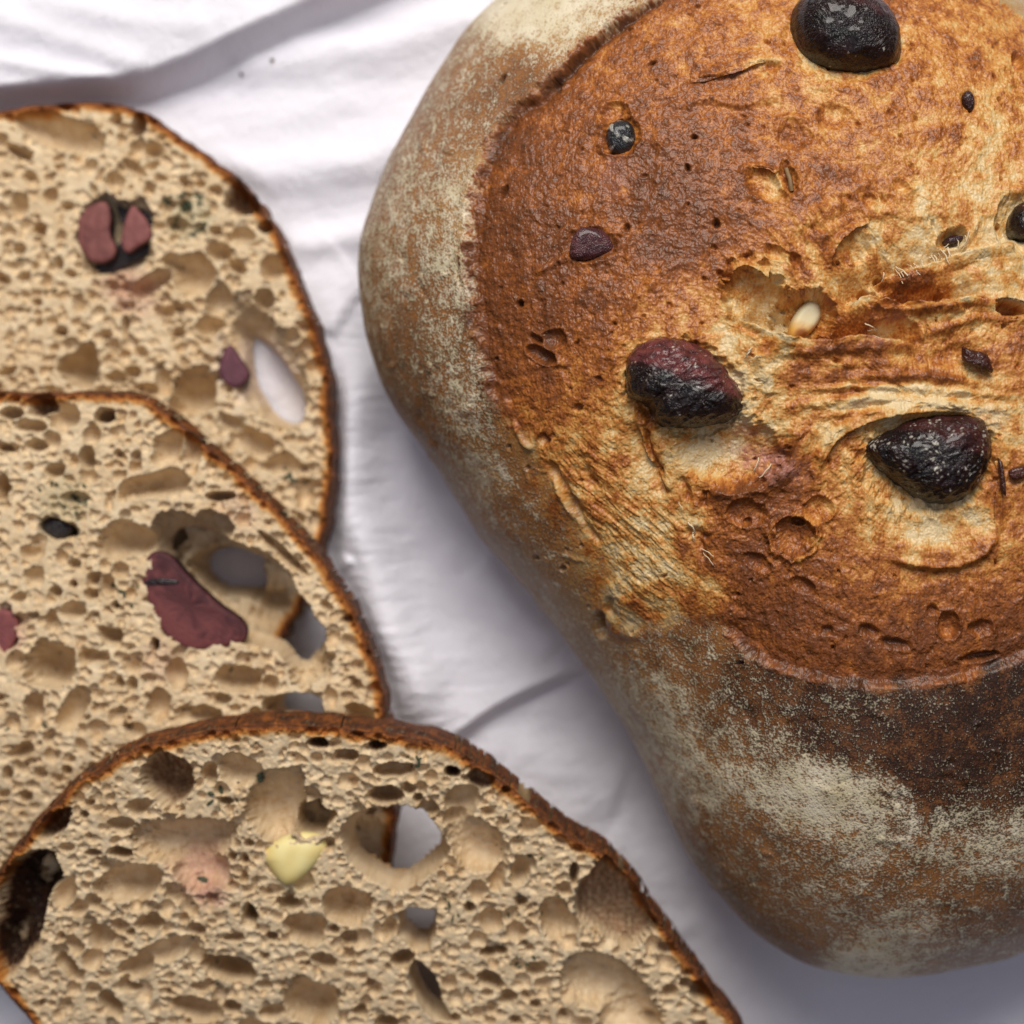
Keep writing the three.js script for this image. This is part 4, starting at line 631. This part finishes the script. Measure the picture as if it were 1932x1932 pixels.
const pits2 = [[78, 764, 26, 22, 0, 6, .75], [124, 784, 28, 25, 0, 4], [198, 784, 21, 15, 0, 5, .6], [60, 804, 30, 12, 0, 2.5], [8, 844, 14, 9, 0, 3], [66, 840, 20, 12, 0, 3], [164, 864, 17, 22, 0, 5], [222, 856, 8, 8, 0, 2], [256, 860, 9, 9, 0, 2], [104, 888, 22, 12, -10, 3], [318, 842, 28, 36, 25, 4], [362, 844, 18, 32, 0, 4], [296, 912, 66, 24, -8, 5.5], [414, 936, 28, 10, 0, 4], [2, 920, 14, 26, 0, 5], [100, 996, 34, 20, 10, 11], [238, 1020, 60, 36, -5, 8], [404, 990, 40, 26, 22, 6], [60, 1044, 20, 15, 0, 2.5], [116, 1052, 12, 12, 0, 2], [140, 1064, 10, 10, 0, 2], [176, 1092, 13, 11, 0, 2.5], [138, 1102, 7, 8, 0, 2], [104, 1116, 12, 11, 0, 2.5], [172, 1122, 13, 11, 0, 2.5], [204, 1104, 13, 18, 0, 2.5], [216, 1142, 7, 8, 0, 2], [450, 1120, 165, 82, 42, 99], [550, 1190, 72, 52, 40, 99], [380, 1050, 70, 42, 50, 99], [136, 1152, 28, 16, 0, 3], [208, 1200, 26, 16, 15, 4], [96, 1172, 12, 20, 0, 2.5], [60, 1162, 14, 7, 0, 2], [292, 1216, 8, 13, 0, 4], [92, 1256, 46, 46, 0, 10], [176, 1240, 28, 14, 0, 3], [446, 1280, 46, 26, 0, 6], [224, 1288, 10, 14, 0, 2.5], [248, 1292, 10, 16, 0, 2.5], [280, 1280, 14, 10, 0, 2], [332, 1268, 20, 28, -15, 3.5], [136, 1340, 22, 48, 25, 5], [64, 1336, 18, 30, 0, 3.5], [300, 1332, 22, 28, 0, 3], [384, 1348, 30, 18, 0, 3], [418, 1320, 18, 12, 0, 2.5], [562, 1338, 58, 36, 15, 99], [672, 1292, 10, 10, 0, 2], [680, 1350, 32, 20, 30, 4], [540, 1050, 66, 9, 42, 3.5], [40, 1416, 26, 12, -25, 3], [240, 1372, 8, 8, 0, 2], [656, 1168, 11, 9, 0, 2, .4], [616, 1144, 15, 8, 45, 2], [14, 1461, 9, 15, 0, 2.5], [49, 1503, 12, 12, 0, 2.5], [75, 1458, 12, 12, 0, 2], [126, 1454, 10, 10, 0, 2], [486, 893, 9, 7, 40, 2, .8], [700, 1230, 9, 12, 0, 2, .5], [20, 780, 24, 12, 0, 3, .4], [620, 1240, 12, 10, 0, 2], [560, 1420, 20, 10, 0, 2], [8, 1190, 22, 40, 0, 3], [140, 940, 26, 14, 0, 2], [700, 1600, 40, 60, 0, 3]];
const pits3 = [[318, 1474, 52, 50, 0, 9.5, .85], [394, 1460, 16, 20, 0, 4], [451, 1453, 42, 32, 10, 4], [522, 1520, 52, 74, 25, 7], [588, 1548, 40, 34, -20, 99], [425, 1512, 14, 9, 0, 3], [261, 1523, 24, 16, -15, 3], [227, 1556, 25, 14, 0, 3], [327, 1528, 18, 6, -5, 2], [168, 1516, 8, 7, 0, 2], [157, 1537, 9, 7, 0, 2], [348, 1586, 90, 48, -6, 6], [380, 1640, 56, 42, 15, 3.5], [227, 1609, 26, 10, 3, 4], [175, 1610, 15, 7, 0, 2.5], [206, 1635, 24, 12, 0, 2.5], [248, 1666, 64, 37, -6, 6.5], [119, 1687, 20, 34, 20, 4], [175, 1702, 16, 15, 0, 2.5], [283, 1743, 28, 18, -5, 4], [346, 1733, 10, 10, 0, 2], [371, 1754, 20, 12, 15, 2.5], [224, 1747, 18, 14, 0, 2.5], [189, 1768, 25, 26, 0, 5], [115, 1768, 9, 9, 0, 2], [315, 1792, 58, 22, -15, 3], [259, 1824, 36, 20, -8, 4], [371, 1803, 20, 15, 0, 3], [430, 1828, 50, 25, 20, 11], [441, 1771, 20, 9, 0, 2.5], [471, 1726, 13, 21, 0, 8], [511, 1768, 12, 9, 0, 3], [546, 1705, 24, 14, 0, 4], [577, 1754, 40, 34, 20, 6], [651, 1706, 48, 36, 10, 6], [609, 1813, 22, 15, 20, 3], [630, 1754, 10, 10, 0, 2], [658, 1771, 16, 15, 0, 3], [130, 1824, 14, 34, -35, 4], [210, 1897, 16, 30, -35, 5], [245, 1862, 22, 11, 10, 3], [371, 1904, 54, 24, 12, 5], [437, 1901, 18, 14, 0, 3], [588, 1894, 58, 44, 35, 8], [378, 1862, 20, 10, 0, 2], [175, 1866, 14, 12, 0, 2], [101, 1554, 42, 20, -42, 7, .95], [445, 1592, 9, 9, 0, 2], [470, 1592, 9, 8, 0, 2], [438, 1617, 8, 11, 0, 2], [462, 1622, 7, 9, 0, 2], [460, 1655, 7, 12, 0, 2], [709, 1408, 19, 10, 0, 4, .95], [600, 1402, 20, 11, 0, 4, .95], [653, 1425, 22, 13, 0, 3], [741, 1453, 36, 15, -5, 4], [726, 1501, 34, 18, 0, 6, .35], [770, 1489, 13, 12, 0, 2.5], [789, 1506, 9, 9, 0, 2.5], [808, 1527, 21, 15, 0, 3.5], [874, 1510, 34, 33, 0, 4], [859, 1542, 24, 15, -10, 4], [853, 1457, 15, 11, 0, 4.5, .95], [904, 1472, 28, 19, 20, 5, .8], [955, 1491, 9, 8, 0, 2, .6], [741, 1597, 112, 76, 10, 99], [900, 1599, 66, 46, 30, 5], [938, 1659, 12, 27, 20, 3], [981, 1646, 18, 27, 20, 4], [983, 1701, 12, 11, 0, 2.5], [1047, 1731, 29, 44, -10, 5], [1163, 1701, 74, 86, -25, 10, .8], [1083, 1650, 8, 24, 0, 3.5, .4], [789, 1752, 36, 42, -15, 99], [760, 1808, 24, 17, -15, 4.5], [806, 1871, 24, 58, -25, 99], [736, 1752, 14, 20, 20, 3], [658, 1800, 12, 12, 0, 2], [887, 1714, 10, 11, 0, 2.5], [925, 1735, 24, 22, 0, 3], [976, 1757, 18, 20, 0, 2.5], [921, 1799, 15, 10, 0, 4], [944, 1795, 13, 10, 0, 4], [925, 1850, 24, 18, 20, 4.5], [1010, 1897, 10, 9, 0, 2], [959, 1884, 17, 14, 0, 3], [1145, 1858, 100, 56, 28, 5], [1190, 1920, 60, 50, 0, 4], [1257, 1790, 18, 14, 0, 3], [1327, 1869, 24, 25, 0, 5, .3], [1295, 1858, 13, 12, 0, 3], [1265, 1871, 16, 14, 0, 2.5], [679, 1909, 14, 12, 0, 3], [730, 1931, 24, 16, 0, 5], [1231, 1931, 17, 14, 0, 5], [857, 1922, 11, 9, 0, 3], [40, 1720, 45, 120, 14, 11.2, 1.7], [5, 1790, 34, 60, 0, 11, 1.7], [70, 1650, 40, 50, 35, 11, 1.7], [500, 1860, 14, 9, 0, 2], [515, 1910, 24, 14, 0, 3], [1000, 1560, 20, 14, 0, 2], [330, 1440, 20, 8, 0, 3, .8], [1010, 1830, 20, 16, 0, 3], [480, 1950, 40, 26, 0, 4], [1050, 1960, 40, 20, 0, 4]];  // the darkest left-hand pits have the shade of the crust gap painted in

// plan areas kept flat under the bread
cKeep.push([out1.map(p => toPlane(p[0], p[1], 0.004)), 0.8, 0.004], [out2.map(p => toPlane(p[0], p[1], 0.01)), 1.0, 0.003], [[...loafOutline.filter((_, i) => i % 3 === 0)].map(p => [LC[0] + (p[0] - LC[0]) * 0.84, LC[1] + (p[1] - LC[1]) * 0.84]), 0.0, 0.004]);
buildCloth();
const loaf = buildLoaf();

// parts baked into the loaf
placeOnLoaf(loaf, 'olive', [[1494, 55], [1500, 15], [1530, -15], [1600, -22], [1660, 0], [1692, 40], [1700, 88], [1690, 128], [1640, 142], [1590, 143], [1545, 130], [1508, 100]], 0.0080, 0.004, -0.0002, oliveColour(0.25, -4, 0.03, 3), oliveMat, { wr: 0.0004, ws: 0.35, seed: 3, fold: 0.00006, na: 240, nt: 120 }).userData.label = 'black glossy olive pressed into the crown';
placeOnLoaf(loaf, 'olive', [[1185, 715], [1190, 670], [1225, 642], [1270, 637], [1320, 655], [1360, 685], [1385, 720], [1403, 752], [1395, 780], [1350, 798], [1290, 805], [1240, 795], [1225, 765], [1190, 745]], 0.0072, 0.004, 0.0008, oliveColour(1, -0.6, 0.18, 8), oliveMat, { wr: 0.0006, ws: 0.42, seed: 8, fold: 0.0003, na: 240, nt: 120 }).userData.label = 'wrinkled olive, maroon above and black below';
placeOnLoaf(loaf, 'olive', [[1632, 842], [1680, 812], [1730, 790], [1790, 784], [1848, 786], [1868, 820], [1870, 860], [1855, 900], [1820, 940], [1775, 950], [1730, 935], [1680, 900], [1648, 872]], 0.0066, 0.004, 0.0008, oliveColour(0.3, -2.5, 0.26, 15), oliveMat, { wr: 0.0005, ws: 0.5, seed: 15, pow: 0.75, fold: 0.00018, na: 240, nt: 120 }).userData.label = 'angular black olive dusted with flour specks';
placeOnLoaf(loaf, 'olive', [[1905, 430], [1912, 400], [1935, 380], [1970, 380], [1990, 410], [1980, 445], [1940, 455], [1915, 448]], 0.004, 0.003, 0.0005, oliveColour(0.2, -2, 0.05, 21), oliveMat, { wr: 0.0004, ws: 0.5, seed: 21 });
placeOnLoaf(loaf, 'olive_piece', [[1145, 258], [1150, 235], [1170, 225], [1192, 232], [1200, 256], [1192, 282], [1172, 292], [1152, 282]], 0.0022, 0.002, 0.0003, (x, y, z) => mix3([0.02, 0.02, 0.022], [0.35, 0.34, 0.30], sstep(0.16, 0.26, noise(x * 900, 3, z * 900) + 0.0 * y)), oliveMat, { wr: 0.0002, ws: 0.8, seed: 4, na: 48, nt: 24 });
placeOnLoaf(loaf, 'olive_piece', [[1075, 470], [1085, 440], [1105, 428], [1140, 436], [1158, 458], [1155, 475], [1110, 490], [1080, 488]], 0.0016, 0.002, 0.0004, (x, y, z) => mix3([0.03, 0.01, 0.012], [0.10, 0.028, 0.03], clamp(0.5 + noise(x * 600, 1, z * 600))), oliveMat, { wr: 0.0003, ws: 0.7, seed: 6, na: 56, nt: 24, pow: 0.4 });
placeOnLoaf(loaf, 'olive_piece', [[1814, 190], [1820, 174], [1830, 172], [1838, 188], [1836, 208], [1824, 212]], 0.0012, 0.002, 0.0004, () => [0.035, 0.012, 0.012], oliveMat, { wr: 0.0002, ws: 0.9, seed: 2, na: 32, nt: 16 });
placeOnLoaf(loaf, 'olive_piece', [[1786, 452], [1800, 442], [1820, 440], [1826, 446], [1808, 456], [1792, 458]], 0.0012, 0.002, 0.0008, () => [0.03, 0.01, 0.014], oliveMat, { wr: 0.0002, ws: 0.9, seed: 9, na: 32, nt: 16 });
placeOnLoaf(loaf, 'burnt_olive_skin', [[1812, 655], [1822, 660], [1840, 664], [1858, 672], [1866, 690], [1868, 704], [1858, 700], [1850, 694], [1848, 708], [1842, 694], [1826, 690], [1812, 680]], 0.0012, 0.0008, 0.0009, (x, y, z) => mix3([0.03, 0.008, 0.006], [0.07, 0.018, 0.01], clamp(0.5 + noise(x * 900, 4, z * 900))), oliveMat, { wr: 0.0004, ws: 1.1, seed: 11, na: 64, nt: 16 });
placeOnLoaf(loaf, 'burnt_olive_skin', [[1880, 868], [1886, 862], [1890, 890], [1896, 930], [1890, 938], [1884, 910]], 0.001, 0.0008, 0.0006, () => [0.05, 0.015, 0.01], oliveMat, { wr: 0.0002, ws: 1, seed: 12, na: 32, nt: 12 });
placeOnLoaf(loaf, 'burnt_olive_skin', [[1900, 890], [1920, 880], [1936, 884], [1932, 900], [1910, 906]], 0.0008, 0.0008, 0.0006, () => [0.07, 0.02, 0.012], oliveMat, { wr: 0.0003, ws: 1, seed: 13, na: 32, nt: 12 });
const gar = placeOnLoaf(loaf, 'garlic_piece', [[1497, 622], [1503, 598], [1518, 574], [1538, 558], [1555, 566], [1559, 590], [1546, 614], [1526, 631], [1505, 636]], 0.0019, 0.003, 0.0008, (x, y, z) => { const t = sstep(-0.0006, 0.0024, z - x * 0.3); let c = mix3([0.60, 0.53, 0.33], [0.60, 0.33, 0.07], t); const tip = Math.hypot(x + 0.0007, z - 0.0024); if (tip < 0.0015) c = mix3(c, [0.22, 0.06, 0.015], sstep(0.0015, 0.0006, tip) * 0.9); return c; }, garlicMat, { wr: 0.00012, ws: 0.5, seed: 17, na: 64, nt: 32, pow: 0.4 });
lip(loaf, [[1395, 605], [1430, 622], [1470, 640], [1520, 650], [1565, 652], [1610, 642], [1660, 645], [1720, 652]], 12, 34, 0.0012, 0.0007, 1);
lip(loaf, [[1605, 580], [1640, 562], [1668, 570], [1710, 582], [1760, 578], [1820, 570], [1880, 572]], 13, 30, 0.0013, 0.0007, 2);
lip(loaf, [[1375, 530], [1385, 508], [1405, 496], [1430, 505], [1450, 520], [1462, 510]].reverse(), 8, 24, 0.0006, 0.0005, 3);
lip(loaf, [[1545, 935], [1546, 880], [1572, 832], [1620, 800], [1690, 780], [1770, 774], [1840, 778]].reverse(), 8, 30, 0.0008, 0.0006, 4);
lip(loaf, [[1335, 928], [1385, 930], [1440, 918], [1485, 885], [1505, 845], [1535, 805]], 10, 34, 0.0008, 0.0006, 5);
lip(loaf, [[1650, 540], [1690, 522], [1750, 505], [1820, 482], [1900, 462]], 9, 30, 0.0009, 0.0006, 6);
lip(loaf, [[1862, 575], [1880, 562], [1915, 562], [1938, 575], [1940, 598], [1905, 604], [1868, 592]].reverse(), 5, 18, 0.0005, 0.0004, 7);
lip(loaf, [[1570, 505], [1570, 475], [1588, 448], [1615, 428], [1640, 420]].reverse(), 6, 18, 0.0006, 0.0004, 8);
lip(loaf, [[1462, 985], [1462, 1020], [1480, 1046], [1505, 1050], [1528, 1035], [1540, 1005], [1530, 975]], 4, 14, 0.0004, 0.0004, 9);
lip(loaf, [[1880, 1000], [1878, 950], [1886, 905], [1878, 870]], 6, 18, 0.0005, 0.0004, 10);
lip(loaf, [[1450, 245], [1465, 226], [1495, 218], [1528, 230]].reverse(), 5, 14, 0.0005, 0.0004, 11);
lip(loaf, [[1392, 335], [1405, 318], [1440, 316], [1470, 335], [1480, 365]].reverse(), 6, 16, 0.0006, 0.0004, 12);
lip(loaf, [[1280, 158], [1330, 150], [1390, 134], [1440, 116], [1478, 120]].reverse(), 5, 22, 0.0005, 0.0005, 13);
{ // a rosemary needle and thin strands pulled across the tears
  const seg = (a, b, lift, r1, sag, seed) => { const A = plan(a[0], a[1]), B = plan(b[0], b[1]), pts = []; for (let i = 0; i <= 6; i++) { const t = i / 6, x = lerp(A[0], B[0], t) + 0.0003 * noise(t * 3, seed, 1), z = lerp(A[1], B[1], t) + 0.0003 * noise(t * 3, seed, 7); pts.push(new THREE.Vector3(x, lerp(surfY(...A), surfY(...B), t) + lift * (0.5 + Math.sin(t * Math.PI) * sag), z)); } return new THREE.TubeGeometry(new THREE.CatmullRomCurve3(pts), 10, r1, 5); };
  const needle = part('rosemary_needle', seg([1484, 318], [1494, 360], 0.0005, 0.00042, 1, 3), new THREE.MeshStandardMaterial({ color: new THREE.Color().setRGB(0.20, 0.12, 0.05), roughness: 0.6 }), loaf);
  const gs = [], r = rng(77);
  const fan = (x0, y0, x1, y1, dx, dy, n) => { for (let i = 0; i < n; i++) { const t = r(), x = lerp(x0, x1, t), y = lerp(y0, y1, t) + 8 * (r() - 0.5), l = 0.4 + 0.9 * r(); gs.push(seg([x, y], [x + dx * l + 24 * (r() - 0.5), y + dy * l + 16 * (r() - 0.5)], 0.0008, 0.00007 + 0.00009 * r(), 0.8, i * 3.3)); } };
  fan(1665, 515, 1740, 488, 16, 26, 7); fan(1740, 490, 1800, 462, 4, 30, 8); fan(1800, 452, 1850, 425, -10, 24, 6); fan(1625, 595, 1660, 640, 18, 14, 4); fan(1424, 890, 1440, 905, 8, -24, 2); fan(1400, 650, 1450, 690, -16, 10, 4); fan(1270, 930, 1330, 1050, 20, 24, 5);
  const s = part('dough_strands', mergeGeometries(gs), new THREE.MeshStandardMaterial({ color: new THREE.Color().setRGB(0.62, 0.5, 0.33), roughness: 0.6 }), loaf); s.userData.kind = 'stuff';
}

// the three slices
const grp = undefined;
const s1 = makeSlice({ outline: out1, topFn: top1, T: Tm, pits: pits1, seed: 101, nSmall: 900, fineZ: [-0.1, 0.012], label: 'bottom slice of the three, flat on the cloth with a split round olive', stains: [[260, 560, 60, .5, PINK], [230, 530, 60, .6, PINK], [360, 410, 60, .5, GREEN], [480, 690, 95, .7, [0.60, 0.46, 0.40]]], herbs: [[350, 405, 26, 40, 5], [360, 385, 6, 20, 8], [240, 600, 10, 60, 3], [560, 900, 12, 30, 4], [100, 520, 10, 80, 3]] });
const s2 = makeSlice({ outline: out2, topFn: top2, T: Tm, pits: pits2, seed: 202, nSmall: 950, fineZ: [-0.1, 0.075], label: 'middle slice, resting between the other two, with a purple olive in its big hole', stains: [[350, 1030, 70, .6, PINK], [300, 1250, 60, .3, PINK], [120, 950, 70, .5, GREEN], [10, 1190, 50, .9, PINK], [450, 960, 60, .3, PINK]], herbs: [[120, 960, 16, 50, 4], [150, 945, 5, 20, 7], [230, 1120, 8, 30, 4], [420, 1230, 8, 40, 4], [240, 1320, 6, 40, 3], [60, 1350, 12, 120, 3]] });
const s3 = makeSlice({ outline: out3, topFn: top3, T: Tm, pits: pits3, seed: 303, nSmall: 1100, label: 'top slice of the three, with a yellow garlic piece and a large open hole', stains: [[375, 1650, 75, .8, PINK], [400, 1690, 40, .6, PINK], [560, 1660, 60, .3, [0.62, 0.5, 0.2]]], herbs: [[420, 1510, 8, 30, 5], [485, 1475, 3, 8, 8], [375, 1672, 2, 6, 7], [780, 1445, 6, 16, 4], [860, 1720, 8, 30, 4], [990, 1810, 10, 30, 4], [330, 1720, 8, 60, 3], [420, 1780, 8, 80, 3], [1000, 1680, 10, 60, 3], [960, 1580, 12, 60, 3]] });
function placeInSlice(s, name, pts, hTop, hBot, sink, colour, mat, opt) {
  let cx = 0, cy = 0; for (const p of pts) { cx += p[0] / pts.length; cy += p[1] / pts.length; }
  const c = s.toTop(cx, cy), sc = s.scl(c), ol = spline(pts, true, 4).map(p => [(p[0] - cx) * sc, (p[1] - cy) * sc]);
  const m = part(name, lump(ol, hTop, hBot, colour, opt), mat, s.g); m.position.set(c[0], s.topFn(c[0], c[1]) - sink, c[1]); return m;
}
// cut faces: purple flesh, dark skin round the rim
const flesh = (a, b, rim, y0) => (x, y, z) => { const n = noise(x * 700, y * 300, z * 700); let c = mix3(a, b, clamp(0.5 + 0.9 * n + 0.4 * noise(x * 2500, 2, z * 2500))); return y < y0 ? mix3(c, rim, sstep(y0, y0 - 0.0006, y)) : c; };
const cutOpt = (seed) => ({ pow: 0.3, flat: 0.45, wr: 0.0003, ws: 0.6, seed, na: 96, nt: 36 });
placeInSlice(s1, 'olive_piece', [[146, 445], [150, 408], [172, 385], [200, 382], [208, 410], [206, 440], [218, 470], [205, 490], [175, 494], [156, 475]], 0.0012, 0.006, 0.0012, flesh([0.25, 0.09, 0.078], [0.13, 0.042, 0.04], [0.03, 0.01, 0.012], 0.0006), cutMat, cutOpt(31));
placeInSlice(s1, 'olive_piece', [[248, 388], [264, 400], [280, 425], [282, 448], [262, 462], [238, 476], [228, 455], [232, 425]], 0.0012, 0.006, 0.0014, flesh([0.26, 0.095, 0.085], [0.18, 0.06, 0.058], [0.03, 0.01, 0.012], 0.0006), cutMat, cutOpt(32));
placeInSlice(s1, 'olive_dark_slit', [[205, 372], [235, 368], [268, 385], [292, 425], [290, 462], [240, 490], [190, 515], [168, 500], [205, 480], [225, 440], [222, 400]], 0.0005, 0.004, 0.0042, () => [0.014, 0.007, 0.008], oliveMat, { ...cutOpt(33), pow: 0.5 });
placeInSlice(s1, 'olive_piece', [[434, 650], [448, 668], [470, 705], [455, 728], [436, 730], [414, 705], [420, 670]], 0.0014, 0.006, 0.0005, flesh([0.15, 0.055, 0.07], [0.10, 0.035, 0.05], [0.03, 0.012, 0.016], 0.0003), cutMat, cutOpt(34));
placeInSlice(s2, 'olive_dark_slit', [[272, 1098], [290, 1092], [318, 1092], [340, 1096], [338, 1102], [310, 1103], [280, 1104]], 0.0004, 0.001, -0.0001, () => [0.012, 0.005, 0.007], oliveMat, { na: 40, nt: 14 });  // thin black lump that paints the dark slit in the olive
placeInSlice(s2, 'olive_piece', [[268, 1092], [274, 1056], [294, 1040], [320, 1048], [350, 1082], [385, 1116], [420, 1146], [455, 1170], [466, 1195], [452, 1214], [400, 1222], [365, 1226], [330, 1212], [300, 1180], [282, 1140]], 0.0012, 0.008, 0.0010, (x, y, z) => { const n = noise(x * 700, y * 300, z * 700), up = z + x * -0.8; let c = mix3([0.16, 0.046, 0.045], [0.06, 0.016, 0.02], clamp(0.45 + 1.2 * n - up * 120 + 0.8 * noise(x * 2200, 3, z * 2200))); return y < 0.0004 ? mix3(c, [0.02, 0.008, 0.01], sstep(0.0004, -0.0004, y)) : c; }, cutMat, cutOpt(42));
placeInSlice(s2, 'olive_piece', [[-40, 1160], [-10, 1150], [20, 1155], [32, 1180], [25, 1210], [5, 1235], [-30, 1235]], 0.001, 0.005, 0.0016, flesh([0.24, 0.075, 0.07], [0.16, 0.045, 0.05], [0.05, 0.018, 0.018], 0.0002), cutMat, cutOpt(43));
placeInSlice(s2, 'olive_dark_slit', [[72, 986], [88, 978], [112, 980], [130, 992], [126, 1008], [104, 1020], [84, 1008]], 0.001, 0.002, 0.0030, () => [0.012, 0.007, 0.008], oliveMat, { na: 48, nt: 20, wr: 0.0003, ws: 0.8, seed: 46 });
placeInSlice(s3, 'garlic_piece', [[494, 1614], [520, 1588], [560, 1573], [600, 1576], [616, 1594], [606, 1618], [588, 1640], [562, 1664], [538, 1672], [518, 1654], [504, 1634]], 0.0021, 0.005, 0.0011, (x, y, z) => mix3([0.78, 0.67, 0.30], [0.70, 0.54, 0.20], clamp(0.5 + 1.3 * noise(x * 350, 1, z * 350) + 90 * z)), garlicMat, { pow: 0.7, flat: 1, wr: 0.0001, ws: 0.5, seed: 51, na: 80, nt: 32 });

// two dark crumbs lying on the cloth
for (const [px, py, s] of [[516, 119, 4.2], [457, 143, 3.8]]) {
  const p = toPlane(px, py, 0), ol = []; for (let i = 0; i < 9; i++) { const a = i / 9 * 6.283, r = s * U * (0.8 + 0.4 * noise(i * 1.7, px, 2)); ol.push([Math.cos(a) * r * 1.2, Math.sin(a) * r]); }
  const m = new THREE.Mesh(lump(ol, 0.0004, 0.0003, () => [0.10, 0.05, 0.03], { wr: 0.0001, ws: 2, na: 20, nt: 10 }), cutMat); m.name = numbered('bread_crumb'); m.castShadow = m.receiveShadow = true;
  m.position.set(p[0], clothHeight(p[0], p[1]) / 1000 + 0.0002, p[1]); m.userData = { label: px > 500 ? 'tiny dark crumb on the cloth, the one nearer the loaf' : 'tiny dark crumb on the cloth, the one nearer the slices', category: 'crumb', group: 'dark crumbs on the cloth' }; scene.add(m);
}
renderer.render(scene, camera);
